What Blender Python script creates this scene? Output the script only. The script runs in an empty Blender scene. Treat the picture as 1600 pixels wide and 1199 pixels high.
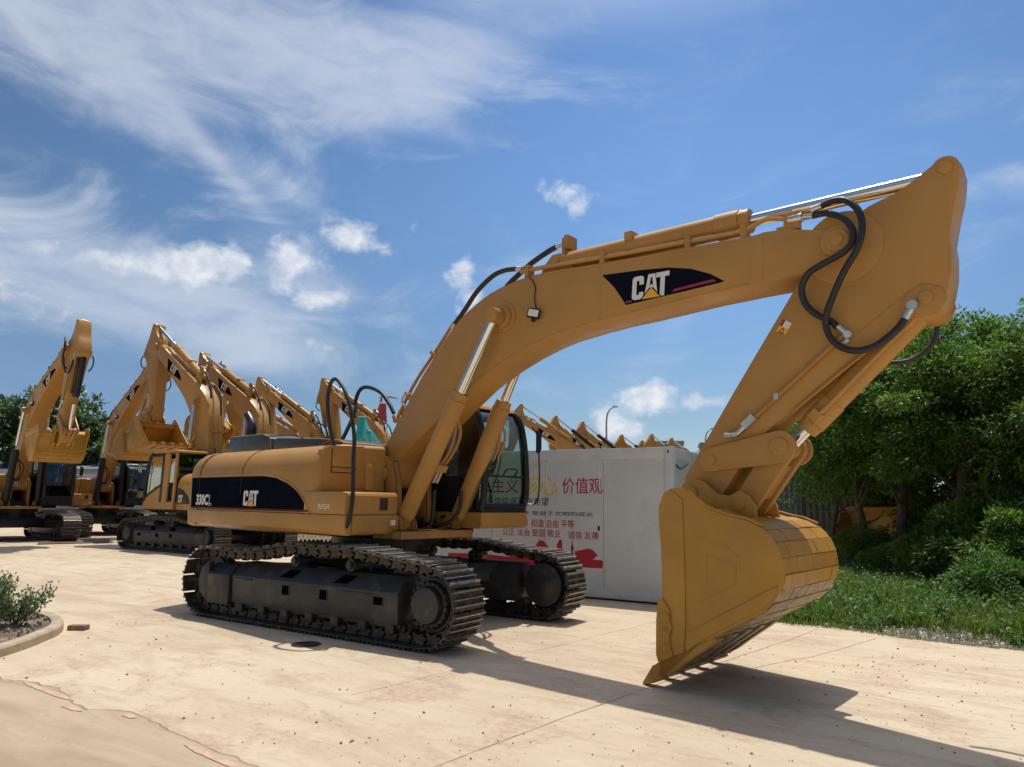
import bpy, bmesh, math, random
from mathutils import Vector, Matrix, noise
R = math.radians
random.seed(7)
scn = bpy.context.scene
COL = scn.collection

# ------------------------------------------------------------------ camera
cam_d = bpy.data.cameras.new("camera")
cam_d.sensor_width = 36.0
cam_d.lens = 1084.0 / 1600.0 * 36.0
cam_d.clip_start = 0.05
cam_d.clip_end = 4000
cam = bpy.data.objects.new("camera", cam_d)
COL.objects.link(cam)
CAM = Vector((7.1585, -7.7881, 1.6464))
YAW, PITCH, ROLL = 2.1420, 0.1700, 0.0152
fw = Vector((math.cos(PITCH) * math.cos(YAW), math.cos(PITCH) * math.sin(YAW), math.sin(PITCH)))
rt = fw.cross(Vector((0, 0, 1))).normalized()
upv = rt.cross(fw)
r2 = rt * math.cos(ROLL) + upv * math.sin(ROLL)
u2 = -rt * math.sin(ROLL) + upv * math.cos(ROLL)
m = Matrix((r2, u2, -fw)).transposed().to_4x4()
m.translation = CAM
cam.matrix_world = m
scn.camera = cam

# ------------------------------------------------------------------ light
SUN_TO = Vector((-0.13, 0.30, 1.0)).normalized()      # direction towards the sun
elev = math.asin(SUN_TO.z)
azim = math.atan2(SUN_TO.y, SUN_TO.x)
sd = bpy.data.lights.new("sun", 'SUN')
sd.energy = 3.6
sd.angle = R(0.55)
sd.color = (1.0, 0.95, 0.86)
sun = bpy.data.objects.new("sun", sd)
COL.objects.link(sun)
sun.rotation_euler = (-SUN_TO).to_track_quat('-Z', 'Y').to_euler()
scn.view_settings.view_transform = 'Standard'
scn.view_settings.look = 'None'
scn.view_settings.exposure = 0.0
scn.view_settings.gamma = 1.0
scn.cycles.max_bounces = 6
scn.cycles.transparent_max_bounces = 12


class NT:
    """small helper to write node trees"""
    def __init__(s, tree):
        s.t = tree
        s.n = tree.nodes
        s.l = tree.links

    def node(s, typ, **kw):
        n = s.n.new(typ)
        for k, v in kw.items():
            setattr(n, k, v)
        return n

    def set(s, inp, v):
        if hasattr(v, 'is_linked') or isinstance(v, bpy.types.NodeSocket):
            s.l.new(v, inp)
        else:
            inp.default_value = v

    def math(s, op, a, b=0.0, c=0.0, clamp=False):
        n = s.node('ShaderNodeMath', operation=op, use_clamp=clamp)
        s.set(n.inputs[0], a); s.set(n.inputs[1], b); s.set(n.inputs[2], c)
        return n.outputs[0]

    def mix(s, f, a, b):
        n = s.node('ShaderNodeMix', data_type='RGBA')
        s.set(n.inputs[0], f); s.set(n.inputs[6], a); s.set(n.inputs[7], b)
        return n.outputs[2]

    def noise(s, vec, scale, detail=4, rough=.55, dist=0.0, typ='FBM'):
        n = s.node('ShaderNodeTexNoise')
        s.l.new(vec, n.inputs['Vector'])
        n.inputs['Scale'].default_value = scale
        n.inputs['Detail'].default_value = detail
        n.inputs['Roughness'].default_value = rough
        n.inputs['Distortion'].default_value = dist
        return n.outputs[0]

    def ramp(s, f, stops, interp='LINEAR'):
        n = s.node('ShaderNodeValToRGB')
        cr = n.color_ramp
        cr.interpolation = interp
        while len(cr.elements) < len(stops):
            cr.elements.new(.5)
        for e, (p, c) in zip(cr.elements, stops):
            e.position = p
            e.color = c if len(c) == 4 else (*c, 1)
        s.set(n.inputs[0], f)
        return n.outputs[0]

    def mapr(s, f, a, b, c=0.0, d=1.0, smooth=True):
        n = s.node('ShaderNodeMapRange', interpolation_type='SMOOTHSTEP' if smooth else 'LINEAR')
        n.clamp = True
        s.set(n.inputs[0], f)
        n.inputs[1].default_value = a; n.inputs[2].default_value = b
        n.inputs[3].default_value = c; n.inputs[4].default_value = d
        return n.outputs[0]


# ------------------------------------------------------------------ sky with clouds
world = bpy.data.worlds.new("World")
scn.world = world
world.use_nodes = True
w = NT(world.node_tree)
w.n.clear()
out = w.node('ShaderNodeOutputWorld')
bg = w.node('ShaderNodeBackground')
bg.inputs['Strength'].default_value = 0.088
w.l.new(bg.outputs[0], out.inputs[0])
sky = w.node('ShaderNodeTexSky', sky_type='NISHITA')
sky.sun_disc = False
sky.sun_elevation = elev
sky.sun_rotation = math.pi / 2 - azim
sky.altitude = 0
sky.air_density = 1.0
sky.dust_density = 0.1
sky.ozone_density = 2.6
tc = w.node('ShaderNodeTexCoord')
sep = w.node('ShaderNodeSeparateXYZ')
w.l.new(tc.outputs['Generated'], sep.inputs[0])
az = w.math('MULTIPLY', w.math('ARCTAN2', sep.outputs[1], sep.outputs[0]), 57.29578)
el = w.math('MULTIPLY', w.math('ARCSINE', sep.outputs[2]), 57.29578)
# cloud coordinates: azimuth / elevation in degrees
comb = w.node('ShaderNodeCombineXYZ')
w.l.new(az, comb.inputs[0]); w.l.new(el, comb.inputs[1])
cxy = comb.outputs[0]


def blob(a, e, sa, se, rot=0.0, pw=1.0):
    """soft elliptical patch around azimuth a, elevation e (degrees)"""
    dx = w.math('SUBTRACT', az, a)
    dy = w.math('SUBTRACT', el, e)
    c, s_ = math.cos(R(rot)), math.sin(R(rot))
    X = w.math('ADD', w.math('MULTIPLY', dx, c / sa), w.math('MULTIPLY', dy, s_ / sa))
    Y = w.math('ADD', w.math('MULTIPLY', dx, -s_ / se), w.math('MULTIPLY', dy, c / se))
    d2 = w.math('ADD', w.math('MULTIPLY', X, X), w.math('MULTIPLY', Y, Y))
    g = w.math('EXPONENT', w.math('MULTIPLY', d2, -1.0))
    return w.math('MULTIPLY', g, pw)


def addall(l):
    r = l[0]
    for x in l[1:]:
        r = w.math('ADD', r, x)
    return r


# thin high cloud: stretched noise inside wide patches
mp = w.node('ShaderNodeMapping')
mp.inputs['Rotation'].default_value = (0, 0, R(24))
mp.inputs['Scale'].default_value = (0.35, 1.0, 1)
w.l.new(cxy, mp.inputs[0])
n_c = w.noise(mp.outputs[0], .16, 9, .62, 1.3)
n_c2 = w.noise(mp.outputs[0], .55, 6, .6, .5)
cir = addall([blob(152, 33.5, 15, 5.5, -8, 1.15), blob(135, 33, 14, 4.6, -6, 1.05), blob(124, 36.5, 10, 3.0, -4, .8), blob(147, 24.5, 5, .8, 38, .55), blob(153, 27.5, 10, 2.6, 25, .8),
              blob(124, 28.7, 8, .8, 6, .55), blob(133, 31, 9, 3, 0, .6), blob(141, 23.5, 5, .9, 25, .45),
              blob(156, 14.8, 13, 3.8, 5, 1.75), blob(147, 16.0, 6, 2.4, 12, .7), blob(144, 11.2, 8, 1.9, 0, 1.0), blob(109.5, 13.5, 5, 2.2, -30, .75),
              blob(117, 10, 9, 1.8, 4, .5), blob(158, 19, 8, 2.2, 0, .55), blob(86, 21.8, 5, 1.6, 12, .85),
              blob(120, 18, 7, 2.0, 20, .3), blob(128, 10, 10, 2.5, 0, .3), blob(104.5, 24, 4, .6, 20, .3),
              blob(139, 15.9, 5, 2.0, 0, .75), blob(142, 18.9, 5, 1.8, 10, .7), blob(170, 35, 20, 9, 0, .6)])
cmask = w.mapr(w.math('ADD', w.math('MULTIPLY', cir, .62), w.math('MULTIPLY', w.math('SUBTRACT', n_c, .5), 1.75)), .12, 1.05)
cmask = w.math('MULTIPLY', cmask, w.mapr(n_c2, .1, .62, .55, 1.0))
# veil over everything
veil = w.math('MULTIPLY', w.mapr(n_c, .45, .8), .10)
# puffy clouds
mp2 = w.node('ShaderNodeMapping')
mp2.inputs['Scale'].default_value = (1.0, 1.25, 1)
w.l.new(cxy, mp2.inputs[0])
n_p = w.noise(mp2.outputs[0], .42, 9, .56, .25)
cum = addall([blob(146.8, 17.6, 2.9, 1.9, -10, 1.05), blob(150.5, 16.8, 3.0, 1.3, 14, .75), blob(155.5, 16.6, 3.2, 1.0, 0, .6), blob(159.5, 13.2, 4.0, 1.5, 8, .6), blob(136.4, 20.8, 2.8, 1.4, 10, 1.1),
              blob(141.0, 19.0, 2.5, 1.5, 0, .95), blob(139.3, 15.9, 3.2, 1.2, 0, 1.0), blob(127.2, 18.6, 1.6, 1.3, -25), blob(126.4, 16.2, 1.3, 1.6, 0, .8),
              blob(117.9, 24.6, 2.5, 1.5, 20, .95), blob(111.6, 8.6, 2.6, 1.35, 0, 1.35), blob(114.2, 6.2, 2.4, 1.5, 0, 1.15),
              blob(106.8, 8.2, 2.1, .75, 0, .85), blob(131.5, 22.2, 1.0, .8, 0, .6), blob(139, 12.2, 1.7, .7, 0, .55),
              blob(109.8, 16.5, 1.6, .9, 0, .6), blob(163, 16.5, 3.0, 3.0, 0, .8), blob(171, 11, 6, 3), blob(190, 14, 9, 4),
              blob(60, 12, 9, 3), blob(30, 15, 10, 4), blob(-40, 18, 14, 5), blob(-100, 14, 12, 4), blob(-45, 42, 45, 16, 0, .55), blob(-110, 38, 35, 16, 0, .6), blob(10, 55, 45, 14, 0, .5), w.mapr(el, 56, 78, 0, .5)])  # wide rear and overhead cloud banks are unseen, added to raise ambient light
pmask = w.mapr(w.math('ADD', cum, w.math('MULTIPLY', w.math('SUBTRACT', n_p, .5), 2.3)), .30, 1.15)
shade_n = w.noise(mp2.outputs[0], .8, 5, .6, 0)
base = w.mix(1.0, sky.outputs[0], sky.outputs[0])
hsv = w.node('ShaderNodeHueSaturation')
hsv.inputs['Saturation'].default_value = 1.12
hsv.inputs['Value'].default_value = 1.0
w.l.new(sky.outputs[0], hsv.inputs['Color'])
ccol = w.mix(w.mapr(shade_n, .35, .7), (7.4, 8.1, 9.2, 1), (10.2, 10.4, 10.6, 1))
tot = w.math('ADD', w.math('MULTIPLY', cmask, .62), veil, clamp=True)
# the sky is brightest on the sun's side, with an unseen white glow added to lift ground shadows
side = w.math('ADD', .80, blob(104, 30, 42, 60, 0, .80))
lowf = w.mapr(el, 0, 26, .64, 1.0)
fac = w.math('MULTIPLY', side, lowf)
vm = w.node('ShaderNodeVectorMath', operation='SCALE')
w.l.new(hsv.outputs[0], vm.inputs[0]); w.l.new(fac, vm.inputs['Scale'])
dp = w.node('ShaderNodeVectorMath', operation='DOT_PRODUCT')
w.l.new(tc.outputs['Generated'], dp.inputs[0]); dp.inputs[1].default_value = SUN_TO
fill_glow = w.mapr(dp.outputs['Value'], .795, 1.0)
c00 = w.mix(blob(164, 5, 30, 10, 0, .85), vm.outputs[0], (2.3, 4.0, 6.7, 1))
c0 = w.mix(w.math('MULTIPLY', fill_glow, .95), c00, (20.0, 19.2, 18.2, 1))
c1 = w.mix(tot, c0, (7.8, 8.5, 9.6, 1))
pmask = w.math('MULTIPLY', pmask, w.mapr(cum, .10, .34))
c2 = w.mix(w.math('MULTIPLY', pmask, .88), c1, ccol)
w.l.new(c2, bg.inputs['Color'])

# ------------------------------------------------------------------ materials
MATS = {}


def mat(name, col, rough=.5, metal=0.0, var=.06, vscale=3.0, bump=0.0, bscale=30.0, coat=0.0, dirt=None, dirt_amt=.5, dscale=2.0, spec=.5, trans=0.0, emit=None):
    mt = bpy.data.materials.new(name)
    mt.use_nodes = True
    t = NT(mt.node_tree)
    b = t.n['Principled BSDF']
    tcn = t.node('ShaderNodeTexCoord')
    v = tcn.outputs['Object']
    n1 = t.noise(v, vscale, 5, .6)
    c = (*col, 1)
    lo = tuple(max(0, x * (1 - var)) for x in col) + (1,)
    hi = tuple(min(1, x * (1 + var)) for x in col) + (1,)
    cc = t.mix(t.mapr(n1, .3, .7), lo, hi)
    if dirt:
        nd = t.noise(v, dscale, 8, .65, .4)
        f = t.mapr(nd, .5, .72, 0, dirt_amt)
        cc = t.mix(f, cc, (*dirt, 1))
    t.l.new(cc, b.inputs['Base Color'])
    b.inputs['Metallic'].default_value = metal
    rn = t.mapr(t.noise(v, vscale * 2.3, 4, .6), .3, .7, max(0, rough - .07), min(1, rough + .08))
    t.l.new(rn, b.inputs['Roughness'])
    b.inputs['Specular IOR Level'].default_value = spec
    b.inputs['Coat Weight'].default_value = coat
    b.inputs['Coat Roughness'].default_value = .12
    if trans:
        b.inputs['Transmission Weight'].default_value = trans
    if bump:
        bn = t.node('ShaderNodeBump')
        bn.inputs['Strength'].default_value = bump
        bn.inputs['Distance'].default_value = .01
        t.l.new(t.noise(v, bscale, 4, .6), bn.inputs['Height'])
        t.l.new(bn.outputs[0], b.inputs['Normal'])
    MATS[name] = mt
    return mt


YEL = mat('yellow_paint', (.455, .240, .063), .40, var=.07, vscale=1.3, bump=.04, bscale=45, coat=.04, spec=.32, dirt=(.36, .22, .09), dirt_amt=.22, dscale=1.7)
YEL2 = mat('yellow_paint_steel', (.425, .220, .058), .45, spec=.32, var=.10, vscale=2.1, bump=.12, bscale=28, coat=.05, dirt=(.28, .18, .09), dirt_amt=.38, dscale=2.6)
BUCK = mat('bucket_paint', (.475, .245, .040), .43, var=.08, vscale=2.2, bump=.1, bscale=24, coat=.03, spec=.35, dirt=(.36, .22, .09), dirt_amt=.35, dscale=3.2)
STEEL_W = mat('worn_steel', (.30, .225, .15), .55, metal=.25, var=.35, vscale=9, bump=.3, bscale=35, dirt=(.40, .24, .07), dirt_amt=.8, dscale=5)
TRACK = mat('track_steel', (.062, .052, .044), .50, metal=.3, var=.3, vscale=8, bump=.4, bscale=40, dirt=(.24, .185, .135), dirt_amt=.75, dscale=9)
FRAME = mat('track_frame_paint', (.030, .031, .032), .45, var=.25, vscale=3, bump=.1, bscale=20, dirt=(.13, .105, .08), dirt_amt=.55, dscale=3.4)
BLACK = mat('black_paint', (.014, .015, .018), .36, var=.15, vscale=3, spec=.35, dirt=(.06, .055, .05), dirt_amt=.3)
RUBBER = mat('hose_rubber', (.016, .017, .020), .5, var=.15, vscale=12, bump=.1, bscale=120)
NAVY = mat('navy_decal', (.008, .010, .019), .5, var=.12, vscale=2, spec=0.0)
CHARC = mat('charcoal_cover', (.030, .034, .040), .32, var=.08, vscale=4, coat=.2)
OPEN_SHADE = mat('opening_shade', (.004, .004, .004), .9, var=.1, spec=0.0)
GROUSER = mat('worn_grouser', (.40, .35, .29), .38, metal=.35, var=.25, vscale=14, dirt=(.16, .12, .09), dirt_amt=.6, dscale=9)
CHROME = mat('chrome_rod', (.78, .78, .78), .12, metal=1.0, var=.03, vscale=4)
ZINC = mat('zinc_fitting', (.62, .62, .60), .32, metal=.85, var=.1, vscale=20)
WHITE = mat('white_lettering', (.74, .73, .70), .4, var=.05, vscale=10)
DRED = mat('dark_red_stripe', (.12, .012, .018), .5, spec=.1)
REDL = mat('red_stripe', (.32, .025, .045), .4, var=.08, vscale=8)
GOLD = mat('yellow_lettering', (.80, .42, .03), .4, var=.04)
TEAL = mat('teal_paint', (.015, .36, .33), .35, var=.08, vscale=2, coat=.3)
REDP = mat('red_paint', (.42, .035, .04), .4, var=.1, vscale=2, coat=.2)
SEAT = mat('seat_fabric', (.04, .042, .045), .9, var=.2, vscale=20)
LAMPW = mat('lamp_lens', (.75, .74, .70), .2, var=.05)


def glass(name, col, alpha, rough=.03):
    mt = bpy.data.materials.new(name)
    mt.use_nodes = True
    t = NT(mt.node_tree)
    t.n.clear()
    o = t.node('ShaderNodeOutputMaterial')
    tr = t.node('ShaderNodeBsdfTransparent')
    tr.inputs[0].default_value = (*col, 1)
    gl = t.node('ShaderNodeBsdfGlossy')
    gl.inputs['Roughness'].default_value = rough
    gl.inputs['Color'].default_value = (.9, .95, .95, 1)
    fr = t.node('ShaderNodeFresnel')
    fr.inputs[0].default_value = 1.5
    mx = t.node('ShaderNodeMixShader')
    f = t.math('ADD', t.math('MULTIPLY', fr.outputs[0], 1.0), alpha, clamp=True)
    t.l.new(f, mx.inputs[0]); t.l.new(tr.outputs[0], mx.inputs[1]); t.l.new(gl.outputs[0], mx.inputs[2])
    t.l.new(mx.outputs[0], o.inputs[0])
    MATS[name] = mt
    return mt


GLASSD = glass('tinted_glass', (.07, .08, .10), .05)
GLASSM = glass('green_tinted_glass', (.20, .28, .26), .06)
GLASS = glass('cab_glass', (.60, .74, .68), .05)

# ------------------------------------------------------------------ mesh helpers


class MB:
    def __init__(s):
        s.v = []; s.f = []; s.mi = []; s.mats = []; s.cur = 0

    def m(s, material):
        if material not in s.mats:
            s.mats.append(material)
        s.cur = s.mats.index(material)
        return s

    def add(s, vs, fs):
        o = len(s.v)
        s.v += [tuple(v) for v in vs]
        s.f += [tuple(i + o for i in f) for f in fs]
        s.mi += [s.cur] * len(fs)
        return s

    def box(s, x0, x1, y0, y1, z0, z1, M=None):
        vs = [Vector((x, y, z)) for x in (x0, x1) for y in (y0, y1) for z in (z0, z1)]
        if M: vs = [M @ v for v in vs]
        return s.add(vs, [(0, 1, 3, 2), (4, 6, 7, 5), (0, 4, 5, 1), (2, 3, 7, 6), (0, 2, 6, 4), (1, 5, 7, 3)])

    def prism(s, poly, a, b, axis='y', M=None):
        """extrude a 2-D outline (list of pairs) from a to b along an axis"""
        ar = sum(poly[i][0] * poly[(i + 1) % len(poly)][1] - poly[(i + 1) % len(poly)][0] * poly[i][1] for i in range(len(poly)))
        n = len(poly)
        def P(p, t):
            return Vector((p[0], t, p[1])) if axis == 'y' else Vector((t, p[0], p[1])) if axis == 'x' else Vector((p[0], p[1], t))
        vs = [P(p, a) for p in poly] + [P(p, b) for p in poly]
        if M: vs = [M @ v for v in vs]
        fs = [tuple(range(n)), tuple(range(2 * n - 1, n - 1, -1))]
        fs += [(i, i + n, (i + 1) % n + n, (i + 1) % n) for i in range(n)]
        return s.add(vs, fs)

    def cyl(s, p0, p1, r0, r1=None, n=20, caps=True):
        p0 = Vector(p0); p1 = Vector(p1); r1 = r0 if r1 is None else r1
        d = (p1 - p0).normalized()
        a = d.orthogonal().normalized(); b = d.cross(a)
        vs = []
        for p, r in ((p0, r0), (p1, r1)):
            for i in range(n):
                t = 2 * math.pi * i / n
                vs.append(p + a * (r * math.cos(t)) + b * (r * math.sin(t)))
        fs = [(i, (i + 1) % n, (i + 1) % n + n, i + n) for i in range(n)]
        if caps: fs += [tuple(range(n - 1, -1, -1)), tuple(range(n, 2 * n))]
        return s.add(vs, fs)

    def tube(s, pts, r, n=8, smooth=True, sub=6, caps=True):
        pts = [Vector(p) for p in pts]
        if smooth and len(pts) > 2:
            q = []
            P = [pts[0] * 2 - pts[1]] + pts + [pts[-1] * 2 - pts[-2]]
            for i in range(1, len(P) - 2):
                for k in range(sub):
                    t = k / sub
                    q.append(.5 * ((2 * P[i]) + (-P[i - 1] + P[i + 1]) * t + (2 * P[i - 1] - 5 * P[i] + 4 * P[i + 1] - P[i + 2]) * t * t + (-P[i - 1] + 3 * P[i] - 3 * P[i + 1] + P[i + 2]) * t ** 3))
            q.append(pts[-1])
            pts = q
        rings = []
        a = None
        for i, p in enumerate(pts):
            d = (pts[min(i + 1, len(pts) - 1)] - pts[max(i - 1, 0)]).normalized()
            a = d.orthogonal().normalized() if a is None else (a - d * a.dot(d)).normalized()
            b = d.cross(a)
            rr = r[i] if isinstance(r, (list, tuple)) else r
            rings.append([p + a * (rr * math.cos(2 * math.pi * k / n)) + b * (rr * math.sin(2 * math.pi * k / n)) for k in range(n)])
        vs = [v for rg in rings for v in rg]
        fs = []
        for i in range(len(rings) - 1):
            for k in range(n):
                fs.append((i * n + k, i * n + (k + 1) % n, (i + 1) * n + (k + 1) % n, (i + 1) * n + k))
        if caps:
            fs += [tuple(range(n - 1, -1, -1)), tuple(range((len(rings) - 1) * n, len(rings) * n))]
        return s.add(vs, fs)

    def ribbon(s, pts, y0, y1, th, M=None):
        """curved plate: outline pts (x,z) extruded from y0 to y1 with thickness th to the left of travel"""
        n = len(pts)
        off = []
        for i in range(n):
            a = Vector(pts[max(i - 1, 0)]); b = Vector(pts[min(i + 1, n - 1)])
            d = (b - a).normalized()
            off.append((pts[i][0] - d.y * th, pts[i][1] + d.x * th))
        return s.prism(list(pts) + off[::-1], y0, y1, 'y', M)

    def mesh(s, name, bevel=0.0, angle=35, seg=2):
        me = bpy.data.meshes.new(name)
        bm = bmesh.new()
        bv = [bm.verts.new(v) for v in s.v]
        for f, mi in zip(s.f, s.mi):
            try:
                fc = bm.faces.new([bv[i] for i in f])
                fc.material_index = mi
            except ValueError:
                pass
        bmesh.ops.recalc_face_normals(bm, faces=bm.faces)
        if bevel:
            ed = [e for e in bm.edges if len(e.link_faces) == 2 and e.calc_face_angle(0) > R(28)]
            bmesh.ops.bevel(bm, geom=ed, offset=bevel, segments=seg, profile=.5, affect='EDGES', clamp_overlap=True)
        bm.to_mesh(me)
        bm.free()
        for mt in s.mats:
            me.materials.append(mt)
        me.shade_smooth()
        me.set_sharp_from_angle(angle=R(angle))
        return me

    def obj(s, name, parent=None, bevel=0.0, angle=35, seg=2, **kw):
        o = bpy.data.objects.new(name, s.mesh(name, bevel, angle, seg))
        COL.objects.link(o)
        if parent: o.parent = parent
        for k, v in kw.items():
            o[k] = v
        return o


def split_objs(mb, name, parent, gap=.03, bevel=0.0):
    """one object per piece that does not touch another"""
    n = len(mb.v); par = list(range(n))
    def find(i):
        while par[i] != i:
            par[i] = par[par[i]]; i = par[i]
        return i
    for f in mb.f:
        for i in f[1:]:
            par[find(i)] = find(f[0])
    comps = {}
    for k, f in enumerate(mb.f):
        comps.setdefault(find(f[0]), []).append(k)
    groups = []
    for c in comps.values():
        vs = {i for k in c for i in mb.f[k]}
        lo = [min(mb.v[i][a] for i in vs) - gap for a in range(3)]; hi = [max(mb.v[i][a] for i in vs) + gap for a in range(3)]
        groups.append([lo, hi, list(c)])
    merged = True
    while merged:
        merged = False
        for i in range(len(groups)):
            for j in range(i + 1, len(groups)):
                A, B = groups[i], groups[j]
                if all(A[0][a] <= B[1][a] and B[0][a] <= A[1][a] for a in range(3)):
                    groups[i] = [[min(A[0][a], B[0][a]) for a in range(3)], [max(A[1][a], B[1][a]) for a in range(3)], A[2] + B[2]]
                    del groups[j]; merged = True
                    break
            if merged: break
    res = []
    for lo, hi, c in groups:
        m2 = MB(); m2.mats = mb.mats
        idx = {}
        for k in c:
            f = []
            for i in mb.f[k]:
                if i not in idx:
                    idx[i] = len(m2.v); m2.v.append(mb.v[i])
                f.append(idx[i])
            m2.f.append(tuple(f)); m2.mi.append(mb.mi[k])
        res.append(m2.obj(name, parent, bevel=bevel))
    return res


def empty(name, loc=(0, 0, 0), rz=0.0):
    o = bpy.data.objects.new(name, None)
    COL.objects.link(o)
    o.location = loc
    o.rotation_euler = (0, 0, rz)
    o.empty_display_size = .3
    return o


def tag(o, label=None, cat=None, group=None, kind=None):
    if label: o['label'] = label
    if cat: o['category'] = cat
    if group: o['group'] = group
    if kind: o['kind'] = kind
    return o


def text_verts(body, size, sx=1.0, offset=0.0):
    """flat lettering outline as (verts2d, faces), left-bottom at 0,0"""
    c = bpy.data.curves.new('t', 'FONT')
    c.body = body
    c.size = size
    c.offset = offset
    c.resolution_u = 3
    o = bpy.data.objects.new('t', c)
    COL.objects.link(o)
    bpy.context.view_layer.update()
    me = bpy.data.meshes.new_from_object(o.evaluated_get(bpy.context.evaluated_depsgraph_get()))
    vs = [(v.co.x * sx, v.co.y) for v in me.vertices]
    fs = [tuple(p.vertices) for p in me.polygons]
    bpy.data.objects.remove(o)
    bpy.data.curves.remove(c)
    bpy.data.meshes.remove(me)
    x0 = min(v[0] for v in vs); 
    return [(x - x0, y) for x, y in vs], fs


# letters of the maker's emblem, each as polygons in a box of height 1
def emblem(mb, place, white, gold):
    """place(u, v) -> 3-D point; u to the right, v up; whole emblem about 1.62 wide, 1 high"""
    def poly(p, material):
        mb.m(material)
        mb.add([place(*q) for q in p], [tuple(range(len(p)))])
    arc = lambda cx, cy, r, a0, a1, n=5: [(cx + r * math.cos(R(a0 + (a1 - a0) * i / n)), cy + r * math.sin(R(a0 + (a1 - a0) * i / n))) for i in range(n + 1)]
    # C
    outer = arc(.36, .86, .14, 0, 90) + arc(.14, .86, .14, 90, 180) + arc(.14, .14, .14, 180, 270) + [(.36, 0), (.43, .04), (.5, .14)]
    poly([(.5, .62), *outer, (.5, .30), (.31, .30), (.31, .20), (.19, .20), (.19, .80), (.31, .80), (.31, .62)], white)
    # A: two legs meeting at the top; gold triangle in front of the feet
    poly([(.56, .18), (.68, 1.0), (.82, 1.0), (.82, .86), (.80, .86), (.74, .42)], white)
    poly([(1.10, .18), (.98, 1.0), (.82, 1.0), (.82, .86), (.86, .86), (.92, .42)], white)
    poly([(.80, .56), (.74, .42), (.92, .42), (.86, .56)], white)
    poly([(.44, -.02), (1.22, -.02), (.83, .42)], gold)
    # T
    poly([(1.02, 1.0), (1.58, 1.0), (1.58, .80), (1.40, .80), (1.40, 0.0), (1.26, 0.0), (1.21, .08), (1.21, .80), (1.02, .80)], white)

# ================================================================== EXCAVATOR
PSI = -0.1429
EXH = mat('exhaust_steel', (.07, .06, .06), .38, metal=.7, var=.2)
FOOT = Vector((0.30, 0, 2.02))
SPIN = Vector((6.51, 0, 4.01))
BPIN = Vector((5.02, 0, 1.765))
LPIN = Vector((5.875, 0, 2.19))     # pin where idler link, bucket link and bucket cylinder rod meet
IPIN = Vector((5.20, 0, 2.088))     # idler link on the stick
B2PIN = Vector((5.50, 0, 1.665))    # second pin of the bucket
BCYL = Vector((7.14, 0, 3.39))
ACYL0 = Vector((3.20, 0, 4.60)); ACYL1 = Vector((7.365, 0, 4.497))
BOOMC0 = Vector((0.93, 0, 1.33)); BOOMC1 = Vector((2.43, 0, 3.98))


def resample_closed(pts, n):
    P = [Vector(p) for p in pts] + [Vector(pts[0])]
    L = [0]
    for i in range(len(P) - 1):
        L.append(L[-1] + (P[i + 1] - P[i]).length)
    T = L[-1]; outp = []
    j = 0
    for k in range(n):
        s = T * k / n
        while L[j + 1] < s: j += 1
        t = (s - L[j]) / (L[j + 1] - L[j])
        outp.append(P[j].lerp(P[j + 1], t))
    return outp, T


def track_path():
    cx, cz, r = 2.02, .495, .375
    p = []
    for i in range(25):
        p.append((-cx + 2 * cx * i / 24, .12))
    for i in range(1, 24):
        a = R(-90 + 180 * i / 24)
        p.append((cx + r * math.cos(a), cz + r * math.sin(a)))
    top = [(2.02, .87), (1.85, .868), (1.45, .905), (1.1, .955), (.75, .985), (.5, .975), (.25, .965), (0, .975), (-.25, .985), (-.5, .955), (-.8, .90), (-1.15, .855), (-1.4, .845), (-1.7, .86), (-2.02, .87)]
    p += top
    for i in range(1, 24):
        a = R(90 + 180 * i / 24)
        p.append((-cx + r * math.cos(a), cz + r * math.sin(a)))
    return p


def build_track():
    W = .5682
    mb = MB().m(GROUSER).m(TRACK)
    mb.mats = [TRACK, GROUSER]; mb.cur = 0
    N = 50
    P, T = resample_closed(track_path(), N)
    pitch = T / N
    for k in range(N):
        p = P[k]; q = P[(k + 1) % N]
        d = (q - p).normalized()
        nrm = Vector((d.y, -d.x))          # outwards
        def pt(u, h, y):                    # u along chain, h outwards
            c = p + d * u + nrm * h
            return Vector((c.x, y, c.y))
        L = pitch
        # shoe plate with three grousers, profile swept across the width
        prof = [(-.012, .068), (L + .004, .068), (L + .004, .082), (L - .004, .084), (L - .012, .118), (L - .026, .118), (L - .034, .084),
                (L * .56, .082), (L * .54, .108), (L * .48, .108), (L * .46, .082), (.05, .082), (.042, .112), (.026, .112), (.018, .083), (-.012, .080)]
        h = W / 2
        vs = [pt(u, hh, -h) for u, hh in prof] + [pt(u, hh, h) for u, hh in prof]
        n = len(prof)
        worn = (4, 8, 12, 5, 13)
        mb.add(vs, [tuple(range(n)), tuple(range(2 * n - 1, n - 1, -1))] + [(i, i + n, (i + 1) % n + n, (i + 1) % n) for i in range(n)])
        for i in worn:
            mb.mi[-n + i] = 1
        for sy in (-1, 1):                  # links
            y0 = sy * .075; y1 = sy * .125
            lp = [(-.03, -.045), (.03, -.055), (L * .5, -.028), (L - .03, -.055), (L + .03, -.045), (L + .035, .03), (L - .03, .066), (.03, .066), (-.035, .03)]
            vs = [pt(u, hh, y0) for u, hh in lp] + [pt(u, hh, y1) for u, hh in lp]
            n = len(lp)
            mb.add(vs, [tuple(range(n)), tuple(range(2 * n - 1, n - 1, -1))] + [(i, i + n, (i + 1) % n + n, (i + 1) % n) for i in range(n)])
            # bolts
            for u in (L * .3, L * .74):
                b0 = pt(u, .08, sy * .10); b1 = pt(u, .095, sy * .10)
                mb.cyl(b0, b1, .013, n=6)
        mb.cyl(pt(0, 0, -.14), pt(0, 0, .14), .026, n=8)
    return mb


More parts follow.
